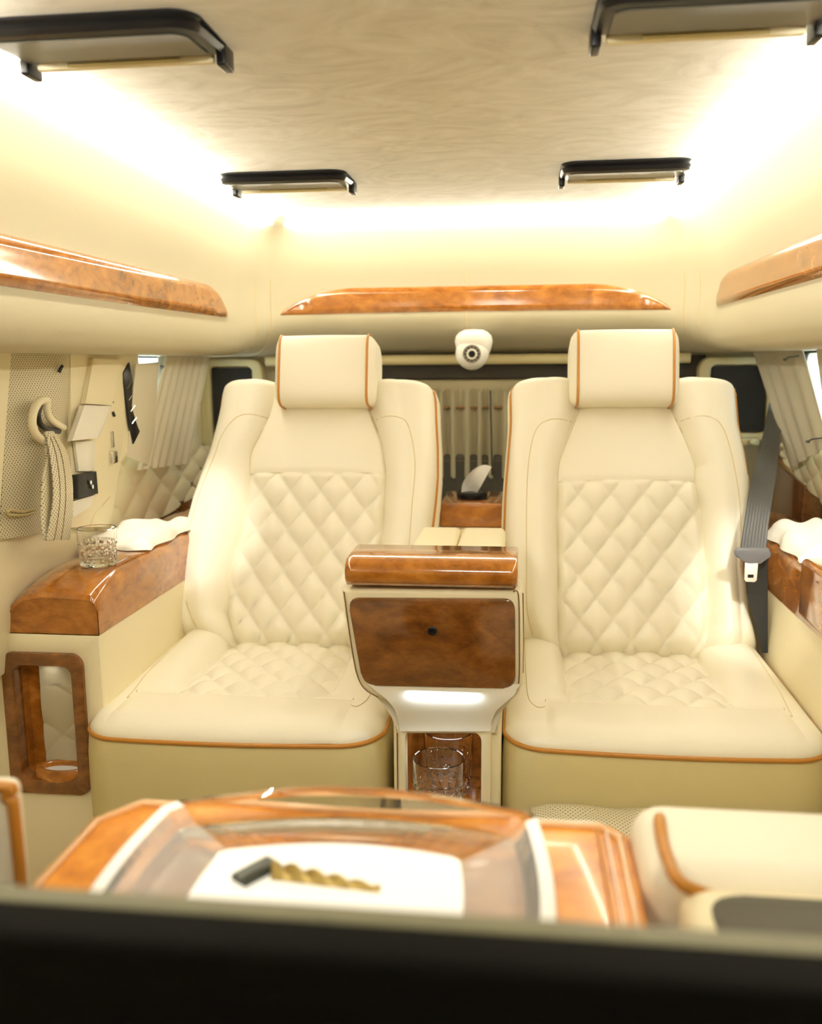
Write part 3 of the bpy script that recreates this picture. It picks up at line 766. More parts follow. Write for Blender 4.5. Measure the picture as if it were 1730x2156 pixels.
# ================================================================== REAR: rod, curtain, camera, tissue box
rod = add('grab_rail', tube([at(x, 0, 'Y', 3.0)*0+Vector((at(x, 758, 'Y', 3.0).x, 3.0, at(960, 757, 'Y', 3.0).z)) for x in np.linspace(560, 1452, 12)], .0165, 16), 'base')
tag(rod, 'long padded cream rail across the rear behind the headrests', 'rail')
def curtain_grid(x0, x1, z0, z1, Y, amp, per, nx=160):
    def fn(u, v):
        x = x0+(x1-x0)*u; z = z0+(z1-z0)*v
        ph = 2*PI*x/per; pinch = 1
        yy = Y+amp*math.sin(ph+.5*math.sin(ph*.31)); 
        if v > .93 or v < .07: z += .006*math.sin(ph)
        return Vector((x, yy, z))
    V, Fc = gridf(fn, nx, 18); b = [p+Vector((0, .002, 0)) for p in V]
    return V, Fc
a = at(850, 822, 'Y', 3.005); b = at(1140, 1004, 'Y', 3.005)
cu = empty('pleated_curtain', ((a.x+b.x)/2, 2.96, b.z), 'pleated beige curtain hanging between the two seats at the rear', 'curtain')
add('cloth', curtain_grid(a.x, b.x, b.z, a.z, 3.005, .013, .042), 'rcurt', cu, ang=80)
for y in (858, 970):
    p0, p1 = at(850, y, 'Y', 3.005), at(1140, y, 'Y', 3.005)
    add('curtain_cord', tube([p0, p1], .0055, 6), 'dstitch', cu)
ps = at(1032, 822, 'Y', 2.990); pe = at(1036, 1000, 'Y', 2.990)
add('curtain_edge', tube([ps, pe], .003, 6), 'black', cu)
# dome camera
dc = at(997, 700, 'Y', 2.80); dcm = empty('dome_camera', dc, 'small white dome security camera hanging at the middle of the rear headliner', 'camera')
R0 = .058
pr = [(.001, .004), (.028, .002), (R0*.74, -.005), (R0*.93, -.016), (R0, -.032), (R0*.93, -.052), (R0*.85, -.066), (R0*.70, -.08), (.02, -.092), (.001, -.093)]
add('housing', lathe([(r, h) for r, h in pr], dc+Vector((0, 0, .006)), 40), 'white', dcm, ang=60)
bc = dc+Vector((-.004, -.014, -.062)); dirv = (Vector((.08, 0, 1.0))-bc).normalized()
bm = bmesh.new(); bmesh.ops.create_uvsphere(bm, u_segments=32, v_segments=20, radius=.0505)
V = [v.co+bc for v in bm.verts]; bm.verts.index_update(); Fc = [tuple(v.index for v in f.verts) for f in bm.faces]; bm.free()
add('eyeball', (V, Fc), 'white', dcm)
s_ = dirv.cross(Vector((0, 0, 1))).normalized(); t_ = s_.cross(dirv)
def disc(c, r, d0, d1, n=28, r2=None):
    return loft([[c+dirv*d+s_*(rr*math.cos(2*PI*k/n))+t_*(rr*math.sin(2*PI*k/n)) for k in range(n)] for rr, d in ((r, d0), (r2 or r, d1))])
add('lens_ring', disc(bc, .027, .035, .0475), mat('lens_ring', (.22, .20, .16), .3), dcm)
ln = add('lens', disc(bc, .012, .04, .051, r2=.010), 'gblack', dcm)
for k in range(12):
    a_ = 2*PI*k/12; q = bc+s_*(.0195*math.cos(a_))+t_*(.0195*math.sin(a_))
    add('infrared_led', disc(q, .0032, .045, .049, 10), 'dark', dcm)
# tissue box
p0, p1 = at(925, 1060, 'Y', 2.36), at(1062, 1112, 'Y', 2.36)
tb = empty('tissue_box', ((p0.x+p1.x)/2, 2.45, p1.z), 'small burl wood tissue box between the seat backs', 'box')
add('box_body', rbox((p0.x, 2.36, p1.z), (p1.x, 2.60, p0.z), .006, 3), 'wood', tb, ang=40)
oc = Vector((at(993, 1046, 'Y', 2.46).x, 2.47, p0.z))
add('slot_ring', loft([[oc+Vector((.042*f*math.cos(a), .05*f*math.sin(a), h)) for a in np.linspace(0, 2*PI, 33)[:-1]] for f, h in ((1, -.002), (1.02, .012), (.9, .018), (.8, .014))]), 'gblack', tb, ang=40)
def tis(u, v):
    b = oc+Vector((-.030+.042*u, .0+.02*math.sin(u*3), .010)); tpt = oc+Vector((.002+.052*u, .012*math.sin(u*4), .078+.012*math.sin(u*2.4)))
    q = b+(tpt-b)*v; q.x += -.010*math.sin(PI*v)*(1-u); q.y += .008*math.sin(v*5+u*3); return q
add('tissue', gridf(tis, 16, 16), 'tissue', tb, ang=80)
# support under the tissue box
struct('trim_6', rbox((-.13, 2.22, .3), (.11, 2.64, p1.z-.001), .02), 'lea')

# ================================================================== SIDE ARMREST CABINETS
def cap_loft(s, Xi, Xo, y0, y1, z0, z1):
    """wood cap; s=-1 left, +1 right. Xi inner, Xo outer (absolute)."""
    def sec(y, zt_, zi, ins):
        P = [(Xi-ins, z0), (Xi, z0+.008), (Xi, zt_-.022), (Xi+.004, zt_-.010), (Xi+.014, zt_-.002), (Xi+.035, zt_), (Xo-.10, zt_+.002), (Xo-.06, zt_-.006), (Xo-.03, zt_-.030), (Xo-.012, zt_-.065), (Xo, z0)]
        return [Vector((s*a, y, b)) for a, b in P]
    rings = [sec(y0+.003, z1-.045, 0, 0), sec(y0, z1-.04, 0, 0), sec(y0+.004, z1-.030, 0, 0), sec(y0+.02, z1-.022, 0, 0), sec(y0+.06, z1-.012, 0, 0), sec(y0+.11, z1-.002, 0, 0), sec(y0+.16, z1, 0, 0), sec(y1, z1, 0, 0)]
    return loft(rings)
YA = 1.635
def cabinet(s, Xi, Xo, lab, z1):
    root = empty('armrest_cabinet', (s*(Xi+Xo)/2, 2.0, 0), lab, 'cabinet')
    add('wood_cap', cap_loft(s, Xi, Xo, YA, 2.56, .622, z1), 'wood', root, ang=35)
    return root
cabL = cabinet(-1, .70, .915, 'left armrest cabinet, cream leather with burl wood cap and open mirrored niche', .735)
# body of the left cabinet
fo0 = at(5, 1375, 'Y', YA); nfl = at(4, 1500, 'Y', YA).x; 
nx0, nx1 = at(14, 1500, 'Y', YA).x, at(184, 1500, 'Y', YA).x
nzt, nzb = at(95, 1373, 'Y', YA).z, at(95, 1668, 'Y', YA).z
ncx2, ncz2 = (nx0+nx1)/2, (nzt+nzb)/2; nw2, nh2 = nx1-nx0, nzt-nzb
bx0, bx1 = -.96, -.70
fmL = lambda a, b, c: Vector((a, YA+c, b))
add('body', join(ringplate(rrect(bx1-bx0, .621, .004, 6, (bx0+bx1)/2, .311), rrect(nw2-.012, nh2-.012, .02, 6, ncx2, ncz2), fmL, .02, .002),
    rbox((bx1-.022, YA+.021, 0), (bx1-.0008, 2.56, .621), .001)), 'lea', cabL, ang=40)
add('niche_frame', ringplate(rrect(nw2, nh2, .026, 8, ncx2, ncz2), rrect(nw2-.052, nh2-.058, .02, 8, ncx2, ncz2+.002), lambda a, b, c: Vector((a, YA-.009+c, b)), .03, .004), 'dwood', cabL, ang=40)
liner(ncx2, ncz2, nw2-.04, nh2-.05, .02, YA+.004, .052, cabL)
def nb(u, v):
    x = ncx2-nw2/2+.05+(nw2-.075)*u; z = ncz2-nh2/2+.03+(nh2-.06)*v
    q = quilt(x+z*.35, z, .17, .13) if v < .76 else 1
    return Vector((x, YA+.050-.006*q*(1 if v < .76 else .6), z))
add('reflected_quilting', gridf(nb, 60, 80), 'fascia', cabL, ang=80)  # quilting modelled in place of a mirror's reflection of a seat
lamp('niche_lamp', 'AREA', (ncx2-.01, YA+.025, ncz2+nh2/2-.045), (ncx2-.01, YA+.03, .2), .012, (1, .95, .85), .03, .03)
chc = Vector((ncx2+.014, YA+.020, ncz2-nh2/2+.047))
add('cup_holder', loft([[chc+Vector((r*.95*math.cos(a), r*.48*math.sin(a), h)) for a in np.linspace(0, 2*PI, 33)[:-1]] for r, h in ((.062, -.02), (.062, .0), (.058, .004), (.048, .004), (.044, .0), (.044, -.012), (.001, -.013))]), 'wood', cabL, ang=40)
add('cup_mat', loft([[chc+Vector((.041*math.cos(a),   .020*math.sin(a), h)) for a in np.linspace(0, 2*PI, 33)[:-1]] for h in (-.011, -.006)]), 'tissue', cabL)
cabR = cabinet(1, .70, .915, 'right armrest cabinet, cream leather with burl wood cap partly outside the photo', .735)
add('body', join(rbox((.7008, YA+.021, 0), (.722, 2.56, .621), .001), rbox((.70, YA, 0), (.96, YA+.02, .621), .004)), 'lea', cabR, ang=40)
q0 = at(1683, 1190, 'X', .703)
add('raised_cap', rbox((.694, YA-.004, .628), (.93, 1.885, .752), .012, 4), 'wood', cabR, ang=40)
# wood side boards behind the armrests
for s in (-1, 1):
    o = add('side_board', prism([(s*.90, 2.57, .40), (s*.90, 2.57, .81), (s*.90, 3.0, .86), (s*.90, 3.0, .40)], (s*.05, 0, 0), .006), 'dwood')
    tag(o, 'dark burl wood side board on the wall behind the %s armrest' % ('left' if s < 0 else 'right'), 'board')
# folded towels on the caps
def towel(x0, x1, y0, y1, z, h, lab, seed):
    rnd = random.Random(seed); ph = [rnd.uniform(0, 6) for _ in range(6)]
    def top(u, v):
        x = x0+(x1-x0)*u; y = y0+(y1-y0)*v; e = min(u, 1-u, ) ; ev = min(v, 1-v)
        hz = h*(min(1, e/.12))**.5*(min(1, ev/.08))**.5
        hz *= 1+.28*math.sin(9*v+4*u+ph[0])+.18*math.sin(15*u-7*v+ph[1])
        return Vector((x+.006*math.sin(14*v+ph[2]), y+.006*math.sin(11*u+ph[3]), z+hz))
    V, Fc = gridf(top, 50, 50)
    V2 = [Vector((p.x, p.y, z+.0005)) for p in V]
    n = len(V); edge = []
    Fc2 = [tuple(i+n for i in f[::-1]) for f in Fc]
    o = add('folded_towel', (V+V2, Fc+Fc2), 'towel', None, ang=80)
    return tag(o, lab, 'towel', 'folded towels on the armrests')
towel(-.86, -.705, 1.905, 2.22, .737, .024, 'crumpled cream towel lying on the left armrest behind the glass', 3)
towel(.703, .88, 1.90, 2.20, .737, .034, 'bright white towel lying on the right armrest beside the seat belt', 5)
# glass on the left cap
gp = at(208, 1188, 'Z', .737)
tumbler((gp.x, gp.y, .7375), .040, .078, 'cut glass tumbler standing on the left wooden armrest', None)
if True:
    pass

# ================================================================== LEFT WALL FITTINGS
def patch(px, X, disp=None, nu=30, nv=30, th=.004):
    """bilinear patch from four pixel corners (tl,tr,br,bl) at the X depths given"""
    c = [at(p[0], p[1], 'X', x) for p, x in zip(px, X)]
    n = (c[1]-c[0]).cross(c[3]-c[0]).normalized()
    if n.dot(CAM-c[0]) < 0: n = -n
    def fn(u, v):
        a = c[0].lerp(c[1], u); b = c[3].lerp(c[2], u); q = a.lerp(b, v)
        return q+n*(disp(u, v) if disp else 0)
    F1 = gridf(fn, nu, nv)
    V2 = [p-n*th for p in F1[0]]; N = len(F1[0]); f2 = [tuple(i+N for i in f[::-1]) for f in F1[1]]
    rim = [i for i in range(nu)]+[nu*(j+1)-1 for j in range(1, nv)]+[nu*nv-1-i for i in range(1, nu)]+[nu*(nv-1-j) for j in range(1, nv-1)]
    side = [(rim[i], rim[(i+1) % len(rim)], rim[(i+1) % len(rim)]+N, rim[i]+N) for i in range(len(rim))]
    return (F1[0]+V2, F1[1]+f2+side), n, fn
# plain door frame strip at the picture's left edge
XW = -.87
vf, _, _ = patch([(-160, 700), (26, 712), (-2, 1100), (-160, 1140)], [XW]*4)
o = struct('trim_9', vf, 'lea')
# lower cream door card meeting the wood cap
vf, _, _ = patch([(-160, 1085), (250, 1070), (250, 1215), (-160, 1560)], [-.885, -.885, -.90, -.90], lambda u, v: .012*math.sin(PI*v))
struct('trim_8', vf, 'lea')
pv, pn_, pfn = patch([(25, 716), (150, 716), (150, 1108), (-3, 1136)], [-.875, -.875, -.875, -.875], lambda u, v: .014*math.exp(-((u-.55+.5*(v-.5))/.25)**2)+.010*math.sin(PI*v)*math.sin(PI*u), 50, 60)
pp = add('perforated_panel', pv, 'perfw'); tag(pp, 'perforated cream leather door panel behind the hanging strap', 'panel')
# pillar cover
pil = empty('pillar_cover', at(190, 1100, 'X', -.86), 'smooth cream pillar cover with a slim flap and black switch at the left wall', 'pillar')
vf, nn, pf = patch([(148, 722), (292, 742), (232, 1110), (150, 1110)], [-.862, -.862, -.862, -.862], lambda u, v: .010*math.sin(PI*u), 30, 30, .01)
add('cover', vf, 'lea', pil)
vf, _, _ = patch([(197, 754), (260, 758), (236, 854), (180, 850)], [-.845]*4, lambda u, v: .004*(1-(2*u-1)**6), 20, 20, .012)
add('upper_flap', vf, 'lea', pil)
vf, _, _ = patch([(178, 853), (236, 856), (208, 922), (152, 928)], [-.840, -.840, -.832, -.832], lambda u, v: .003*(1-(2*u-1)**6), 20, 20, .012)
add('lower_flap', vf, 'silv', pil)
vf, _, _ = patch([(158, 930), (200, 928), (198, 992), (166, 992)], [-.852]*4, lambda u, v: .006*math.cos(PI*(u-.5)), 16, 16, .006)
add('belt_guide', vf, 'silv', pil)
sw, _, sf = patch([(154, 1000), (202, 992), (206, 1038), (154, 1051)], [-.846]*4, lambda u, v: .006*(1-(2*u-1)**6)**.5 if 0 < u < 1 else 0, 16, 16, .010)
swo = add('switch_panel', sw, 'gblack', pil)
for u, v in ((.55, .42), (.62, .62)):
    q = sf(u, v); bmx = [q+Vector((.002, 0, 0))+Vector((0, .004*math.cos(a), .005*math.sin(a))) for a in np.linspace(0, 2*PI, 13)[:-1]]
    add('button', loft([bmx, [p+Vector((.003, 0, 0)) for p in bmx]]), 'chrome', swo)
vf, _, _ = patch([(153, 1056), (200, 1042), (190, 1068), (153, 1090)], [-.848]*4, None, 6, 6, .004)
add('lower_lip', vf, 'silv', pil)
add('stitching', tube([at(x, y, 'X', -.853) for x, y in [(232, 1045), (215, 1065), (198, 1082), (190, 1105)]], .0012, 4), 'stitch', pil)
# hook holder for the strap + strap loop
hk = empty('coat_strap', at(110, 1140, 'X', -.80), 'looped perforated leather strap hanging from a slotted cream bracket on the left door panel', 'strap')
hp_ = smoothpts([(x, y, 0) for x, y in [(98, 842), (82, 846), (70, 868), (68, 895), (78, 918), (98, 932)]], 6)
add('bracket', tube([at(p.x, p.y, 'X', -.838) for p in hp_], .0085, 10), 'lea', hk)
hp2 = smoothpts([(x, y, 0) for x, y in [(100, 842), (99, 862), (106, 882), (122, 894), (134, 900)]], 6)
add('bracket', tube([at(p.x, p.y, 'X', -.838) for p in hp2], .0075, 10), 'lea', hk)
sl = smoothpts([(x, y, 0) for x, y in [(85, 850), (80, 872), (85, 893), (100, 903), (124, 908)]], 6)
add('slot', tube([at(p.x, p.y, 'X', -.842) for p in sl], .0062, 8), 'black', hk)
def ribbon(cen, wpx, X, mt, parent, name='strap', th=.002):
    c = smoothpts([(a, b, w_) for (a, b), w_ in zip(cen, wpx)], 8); n = len(c)
    xs_ = smoothpts([(x_, 0, 0) for x_ in X], 8)
    def fn(u, v):
        i = v*(n-1); i0 = min(int(i), n-2); t = i-i0; p = c[i0].lerp(c[i0+1], t); x_ = xs_[i0].x+(xs_[i0+1].x-xs_[i0].x)*t
        return at(p.x+(u-.5)*p.z, p.y, 'X', x_+.004*math.cos(PI*(u-.5)))
    V, Fc = gridf(fn, 14, n); N = len(V); V2 = [p-Vector((th, 0, 0)) for p in V]
    return add(name, (V+V2, Fc+[tuple(i+N for i in f[::-1]) for f in Fc]), mt, parent, ang=80), fn
o_, _ = ribbon([(100, 915), (104, 960), (100, 1010), (98, 1060), (98, 1100), (104, 1138)], [14, 16, 22, 24, 22, 22], [-.835, -.822, -.812, -.808, -.808, -.805], 'perfw', hk, 'strap_back')
o_, rf = ribbon([(104, 908), (122, 950), (131, 1000), (133, 1050), (128, 1100), (122, 1137)], [18, 36, 41, 42, 46, 50], [-.832, -.815, -.80, -.795, -.796, -.80], 'perfw', hk, 'strap')
for u in (.33, .62):
    add('stitching', tube([rf(u, k/30)+Vector((.0006, 0, 0)) for k in range(2, 31)], .0008, 4), 'dstitch', hk)
# small slit hooks on perforated panel
o = add('coat_peg', tube([at(124, 784, 'X', -.852), at(128, 776, 'X', -.848), at(131, 771, 'X', -.852)], .0035, 8), 'black')
tag(o, 'tiny black peg high on the perforated door panel', 'peg')
o = add('door_pull', tube([at(x, y, 'X', -.858) for x, y in [(14, 1078), (22, 1073), (35, 1076), (50, 1078), (65, 1074), (74, 1073)]]+[at(x, y, 'X', -.858) for x, y in [(74, 1078), (55, 1084), (35, 1085), (18, 1083)]], .0028, 6, closed=True), 'base')
tag(o, 'small curved cream pull low on the perforated door panel', 'handle')
# vent/louvre panel right of the pillar cover
lou = empty('louvre_panel', at(275, 1000, 'X', -.86), 'cream panel with a slanted black louvred grille beside the left curtain', 'panel')
vf, _, _ = patch([(262, 742), (290, 742), (306, 905), (232, 1000)], [-.858, -.858, -.858, -.862], None, 12, 12, .008)
add('panel', vf, 'lea', lou)
gr = [at(x, y, 'X', -.852) for x, y in [(273, 763), (285, 835), (295, 908), (282, 935), (273, 893), (267, 846), (261, 805), (260, 785)]]
g_ = add('grille', prism(gr, (-.006, 0, 0), .001, 1), 'black', lou)
for k in range(4):
    t = k/3; a_ = at(268+10*t, 818+74*t, 'X', -.851); b_ = at(277+10*t, 803+76*t, 'X', -.851)
    add('louvre', tube([a_, b_], .0012, 5), 'chrome', lou)
o = add('belt_anchor', join(rbox(at(236, 925, 'X', -.852)-Vector((.003, .006, .02)), at(236, 925, 'X', -.852)+Vector((.003, .006, .02)), .002), rbox(at(240, 960, 'X', -.850)-Vector((.004, .018, .018)), at(240, 960, 'X', -.850)+Vector((.004, .014, .012)), .003)), 'chrome')
tag(o, 'small shiny metal belt anchor beside the louvred panel on the left wall', 'anchor')
o = add('pillar_screw', join(tube([at(238, 868, 'X', -.850), at(241, 876, 'X', -.850)], .0035, 8), tube([at(232, 852, 'X', -.846), at(239, 846, 'X', -.846)], .0018, 6)), 'black')
tag(o, 'tiny black screw cover on the cream pillar', 'screw')
# quilted side panels below the windows
def qpanel(px, X, lab):
    vf, _, _ = patch(px, X, lambda u, v: .010*quilt(u*.42, v*.22, .085, .11), 80, 60, .01)
    o = add('quilted_panel', vf, 'lea', None, ang=80); return tag(o, lab, 'panel', 'quilted side panels')
qpanel([(228, 930), (455, 940), (455, 1010), (228, 1165)], [-.90, -.90, -.905, -.90], 'quilted cream leather panel under the left window')
qpanel([(1648, 930), (1790, 940), (1790, 1120), (1648, 965)], [.895, .88, .88, .895], 'quilted cream leather panel at the right edge of the photo')
# side curtains
def side_curtain(px, X, lab, npl, amp, flat0=0):
    root = empty('side_curtain', at(*px[3], 'X', X[3]), lab, 'curtain', 'side window curtains')
    def d(u, v):
        a = amp*(smooth(flat0, flat0+.1, u) if flat0 else 1)
        return a*math.sin(2*PI*npl*u+.7*math.sin(5*u))*(.65+.35*v)
    vf, n, fn = patch(px, X, d, 150, 30, .003)
    add('cloth', vf, 'curtain', root, ang=80)
    return root, fn
sL, fL = side_curtain([(352, 742), (442, 752), (400, 975), (290, 990)], [-.85, -.85, -.865, -.86], 'pleated cream curtain over the left rear side window', 7, .0045)
vf, _, _ = patch([(286, 766), (334, 762), (322, 985), (268, 962)], [-.845, -.845, -.86, -.86], lambda u, v: .004*math.sin(PI*u), 14, 20, .003)
add('flat_fold', vf, 'curtain', sL)
vf, _, _ = patch([(333, 752), (353, 744), (345, 850), (326, 930)], [-.866]*4, None, 8, 8, .002)
add('inner_fold', vf, 'tissue', sL)
add('curtain_hook', tube([at(344, 772, 'X', -.848), at(338, 770, 'X', -.842), at(340, 776, 'X', -.842)], .003, 6), 'gray', sL)
sR, fR = side_curtain([(1584, 738), (1684, 726), (1742, 940), (1664, 985)], [.85, .85, .86, .86], 'pleated cream curtain over the right rear side window', 4, .004)
for x, y in ((1652, 757), (1700, 930)):
    add('curtain_hook', join(tube([at(x, y, 'X', .842), at(x+8, y-5, 'X', .842), at(x+32, y-8, 'X', .842)], .0022, 6), lathe([(.005, 0), (.005, .006)], at(x, y, 'X', .842)-Vector((0, 0, .003)), 10)), 'gray', sR)
sR2, fR2 = side_curtain([(1716, 722), (1990, 690), (2060, 1090), (1752, 1000)], [.845, .845, .86, .86], 'edge of a second cream curtain at the right border of the photo', 6, .006)

# ================================================================== SEAT BELT
sb = empty('seat_belt', at(1590, 1225, 'Y', 2.10), 'dark grey seat belt with buckle tongue hanging beside the right seat', 'seat belt')
bc_ = [(1646, 770), (1624, 920), (1607, 1010), (1594, 1090), (1585, 1160)]; bw = [24, 38, 50, 51, 54]; Yb = [3.00, 2.62, 2.30, 2.10, 2.00]
c = smoothpts([(a, b, w_) for (a, b), w_ in zip(bc_, bw)], 8); yy = smoothpts([(a, 0, 0) for a in Yb], 8)
def bel(u, v):
    n = len(c); i = v*(n-1); i0 = min(int(i), n-2); t = i-i0; p = c[i0].lerp(c[i0+1], t); Y = yy[i0].x+(yy[i0+1].x-yy[i0].x)*t
    return at(p.x+(u-.5)*p.z, p.y, 'Y', Y+.0012*math.sin(u*2*PI*8))
V, Fc = gridf(bel, 50, 40); N = len(V)
add('webbing', (V+[p+Vector((0, .003, 0)) for p in V], Fc+[tuple(i+N for i in f[::-1]) for f in Fc]), 'belt', sb, ang=80)
tg = [at(x, y, 'Y', 1.985) for x, y in [(1552, 1155), (1618, 1155), (1624, 1166), (1621, 1176), (1600, 1184), (1592, 1190), (1576, 1190), (1566, 1182), (1549, 1172), (1546, 1163)]]
tn = add('tongue', prism(tg, (0, .014, 0), .003, 2), 'gray', sb, ang=40)
mp_ = [at(x, y, 'Y', 1.985) for x, y in [(1568, 1185), (1596, 1185), (1593, 1222), (1588, 1226), (1570, 1225), (1567, 1221)]]
tm = add('metal_plate', prism(mp_, (0, .003, 0), .0008, 1), 'silv', sb)
hl = [at(x, y, 'Y', 1.983) for x, y in [(1574, 1210), (1586, 1210), (1586, 1216), (1574, 1216)]]
add('hole', prism(hl, (0, .002, 0), 0), 'black', sb)
lw = [at(x, y, 'Y', Y) for x, y, Y in [(1568, 1175, 2.02), (1617, 1175, 2.02), (1616, 1250, 2.06), (1616, 1375, 2.10), (1604, 1375, 2.10), (1572, 1250, 2.06)]]
add('lower_webbing', ([*lw, *[p+Vector((0, .003, 0)) for p in lw]], [(0, 1, 2, 5), (5, 2, 3, 4), (9+2, 8, 7, 6), (10, 9, 8, 11), (0, 6, 7, 1), (1, 7, 8, 2), (2, 8, 9, 3), (4, 10, 11, 5), (5, 11, 6, 0)]), mat('shade_toned_webbing', (.03, .031, .033), .6), sb, flat=True)  # same belt, coloured darker to stand in for the shadow low down
# ================================================================== FOREGROUND: TABLE, TRAY, SEATS, PARTITION
tb2 = empty('folding_table', (-.03, .70, 0), 'glossy burl wood table in the blurred foreground under the crystal tray', 'table')
TZ = .72
def tpoly(z, ins=0):
    x0, x1, y0, y1 = -.287+ins, .224-ins, .44+ins, .812-ins
    return [(x0, y0), (x1, y0), (x1+.002, y1-.02), (x1-.014, y1), (x0+.03, y1), (x0, y1-.04)]
add('tabletop', prism([(x, y, TZ-.03) for x, y in tpoly(0)], (0, 0, .028), .006, 3), 'twood', tb2, ang=40)
rim = [Vector((x, y, TZ-.001)) for x, y in tpoly(0, .010)]
add('rim', tube(rim, .004, 8, closed=True), mat('light_inlay', (.72, .42, .20), .12, coat=1), tb2)
add('inlay_line', rbox((.196, .45, TZ-.004), (.199, .80, TZ+.0008), 0), 'pip', tb2)
add('inlay_line', rbox((.204, .45, TZ-.004), (.2055, .80, TZ+.0008), 0), 'seat', tb2)
add('pedestal', lathe([(.12, 0), (.12, .02), (.04, .03), (.035, TZ-.03)], (-.03, .62, 0), 32), 'chrome', tb2)
# crystal tray
tz = TZ+.0005; th_ = .030
cor = [at(346, 1690, 'Z', TZ+th_), at(1131, 1712, 'Z', TZ+th_), at(1148, 1935, 'Z', TZ+th_), at(202, 1885, 'Z', TZ+th_)]
cor[2] = cor[1]+(cor[2]-cor[1])*1.55; cor[3] = cor[0]+(cor[3]-cor[0])*1.55
cor = [Vector((p.x, p.y, 0)) for p in cor]; tc_ = sum(cor, Vector())/4
def touter(bul=.030, n=16):
    out = []
    for i in range(4):
        a, b = cor[i], cor[(i+1) % 4]; e = b-a; nrm = Vector((e.y, -e.x, 0)).normalized()
        if nrm.dot((a+b)/2-tc_) < 0: nrm = -nrm
        bb = bul if i in (0,) else (.008 if i == 2 else .010)
        for k in range(n):
            t = k/n; cut = .03
            t2 = cut+(1-2*cut)*t/(1-1/n) if True else t
            out.append(a+e*t2+nrm*bb*math.sin(PI*t2))
    return out
TO = touter()
def tring(f, z, arch=0):
    out = []
    for i, p in enumerate(TO):
        q = tc_+(p-tc_)*f; zz = z
        if i < 16: zz += arch*math.sin(PI*(i+.5)/16)
        out.append(Vector((q.x, q.y, tz+zz)))
    return out
def tin(w_, z, arch=0):
    """inset by a constant wall width"""
    out = []; n = len(TO)
    for i, p in enumerate(TO):
        a, b = TO[i-1], TO[(i+1) % n]; t = (b-a).normalized(); nr = Vector((t.y, -t.x, 0))
        if nr.dot(p-tc_) > 0: nr = -nr
        q = p+nr*w_; out.append(Vector((q.x, q.y, tz+z+(arch*math.sin(PI*(i+.5)/16) if i < 16 else 0))))
    return out
def tsc(fx, fy, z, arch=0):
    return [Vector((tc_.x+(p.x-tc_.x)*fx, tc_.y+(p.y-tc_.y)*fy, tz+z+(arch*math.sin(PI*(i+.5)/16) if i < 16 else 0))) for i, p in enumerate(TO)]
rings = [tsc(.93, .93, 0), tsc(.97, .97, .010, .001), tsc(1, 1, th_-.008, .004), tsc(.99, .99, th_, .006), tsc(.93, .915, th_, .006), tsc(.86, .86, th_-.012, .002), tsc(.60, .58, .011), tsc(.58, .56, .009)]
tr = empty('crystal_tray', (tc_.x, tc_.y, tz), 'large clear crystal ashtray with thick walls on the near wooden table', 'ashtray')
V_, F_ = loft(rings); n_ = len(TO)
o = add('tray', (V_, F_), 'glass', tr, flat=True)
o.data.materials.append(M['glare']); o.data.materials.append(M['satin'])
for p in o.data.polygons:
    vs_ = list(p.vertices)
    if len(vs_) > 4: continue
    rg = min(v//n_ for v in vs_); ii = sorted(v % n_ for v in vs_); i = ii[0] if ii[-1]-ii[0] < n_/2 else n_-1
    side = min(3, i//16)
    if side in (1, 3) and rg in (2, 3): p.material_index = 1  # side rims whitened in place of bright reflections
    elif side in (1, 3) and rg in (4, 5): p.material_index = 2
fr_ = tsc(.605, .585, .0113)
add('glare_bottom', loft([fr_, [p+Vector((0, 0, .0012)) for p in fr_]]), 'glare', tr, flat=True)  # white bottom stands in for glare inside the glass
# bar and foil in the tray
qa, qb = at(500, 1852, 'Z', TZ+.016), at(575, 1812, 'Z', TZ+.016)
dv = (qb-qa).normalized(); sv = Vector((dv.y, -dv.x, 0))
o = add('lighter', prism([qa-sv*.008, qb-sv*.008, qb+sv*.010, qa+sv*.010], (0, 0, .010), .0015, 2), mat('dark_metal', (.05, .055, .045), .3, metal=.6), None, ang=40)
for v in o.data.vertices: v.co.z -= .0075
tag(o, 'small dark metal lighter lying in the crystal ashtray', 'lighter')
fo = []
rnd = random.Random(4)
A0, A1 = at(575, 1835, 'Z', TZ+.014), at(800, 1872, 'Z', TZ+.014)
def foil(u, v):
    p = A0.lerp(A1, u)+Vector((0, (v-.5)*.022*(1-.6*u), 0)); p.z = tz+.0122+.013*abs(math.sin(PI*v))*(.25+.75*abs(math.sin(u*15+v*3)))*(1-.6*u); return p
V, Fc = gridf(foil, 30, 8); o = add('foil_wrapper', (V+[Vector((p.x, p.y, tz+.0121)) for p in V], Fc+[tuple(i+len(V) for i in f[::-1]) for f in Fc]), 'gold', None, ang=30)
tag(o, 'crumpled strip of gold foil beside the lighter in the ashtray', 'foil')
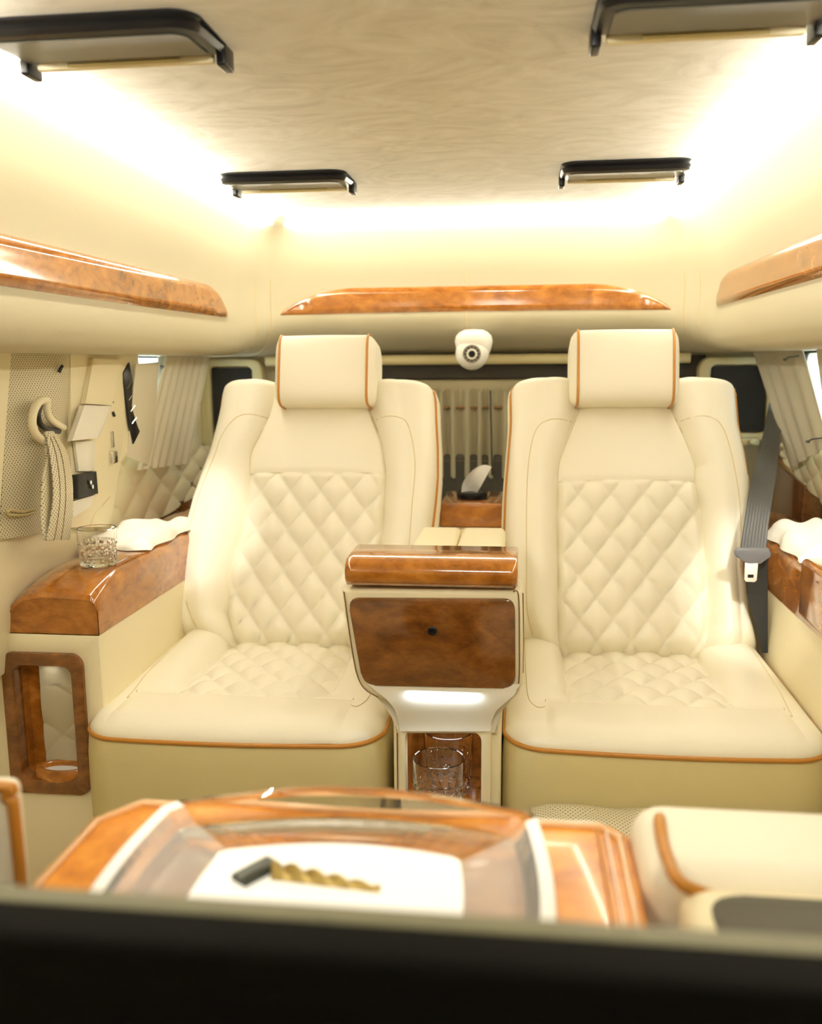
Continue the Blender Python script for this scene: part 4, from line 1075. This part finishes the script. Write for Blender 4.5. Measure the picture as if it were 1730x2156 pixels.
# near seats flanking the table
def nearseat(x0, x1, y0, y1, z1, lab, pipx, s):
    root = empty('near_seat', ((x0+x1)/2, (y0+y1)/2, 0), lab, 'seat', 'blurred near seats')
    add('seat_back', rbox((x0, y0, .30), (x1, y1, z1), .035, 6), 'seat', root, ang=60)
    xe = pipx
    pts = smoothpts([(xe, y1-.004, .45), (xe, y1+.001, z1-.10), (xe, y1-.012, z1-.012), (xe, y1-.05, z1+.001), (xe, y0+.05, z1+.001), (xe, y0+.012, z1-.012), (xe, y0-.001, z1-.10), (xe, y0+.004, .45)], 6)
    add('piping', tube(pts, .005, 8), 'pip', root)
    return root
nR = empty('near_seat', (.56, .70, 0), 'near cream leather seat back with tan piping and dark panel standing in for shadow at the lower right', 'seat', 'blurred near seats')
add('seat_back', rbox((.226, .690, .30), (.95, .822, .744), .030, 6), 'seat', nR, ang=60)
pts = smoothpts([(.262, .823, .55), (.262, .824, .70)]+[tuple(at(x, y, 'Z', .7425)) for x, y in ((1388, 1724), (1394, 1770), (1408, 1815), (1436, 1862))]+[(.298, .688, .70), (.30, .689, .55)], 6)
add('piping', tube(pts, .0055, 8), 'pip', nR)
add('back_shell', rbox((.250, .47, .30), (.95, .687, .739), .018, 5), 'lea', nR, ang=60)
pa = [Vector((x, y, .7375)) for x, y in rpoly([(.268, .48), (.268, .668), (.93, .668), (.93, .48)], .03)]
add('shadow_panel', prism(pa, (0, 0, .003), .001, 1), mat('painted_shadow', (.05, .046, .03), .5), nR)  # dark colour stands in for the shadowed recess of the seat back
q_ = at(45, 1780, 'Y', .70).x; zt9 = at(20, 1655, 'Y', .70).z
nL = empty('near_seat', (-.6, .72, 0), 'near cream leather seat wing with tan piping at the lower left edge', 'seat', 'blurred near seats')
add('seat_wing', rbox((-.95, .700, .28), (q_-.006, .724, zt9), .010, 5), 'seat', nL, ang=60)
pts = smoothpts([(q_-.005, .703, .45), (q_-.005, .702, zt9-.05), (q_-.011, .702, zt9-.012), (q_-.04, .702, zt9-.001), (-.7, .700, zt9-.002), (-.93, .700, zt9-.003)], 8)
add('piping', tube(pts, .0055, 8), 'pip', nL)
# black partition monitor right in front of the camera
e0, e1 = at(0, 1884, 'Y', .42), at(1730, 1986, 'Y', .42)
pm = empty('partition_monitor', (.06, .40, 0), 'wide black partition monitor filling the bottom of the photo, strongly blurred', 'monitor')
zt2 = (e0.z+e1.z)/2
add('housing', rbox((-.60, .385, .40), (.72, .425, zt2), .006, 4), 'mblack', pm, ang=40)
add('top_bezel', rbox((-.595, .412, zt2-.02), (.715, .4275, zt2+.0012), .003, 3), mat('olive_grey_bezel', (.17, .165, .11), .5), pm)
add('screen', rbox((-.55, .3845, .44), (.67, .3855, zt2-.03), 0), 'mblack', pm)
add('partition_base', rbox((-.60, .385, 0), (.72, .425, .40), .002), 'black', pm)
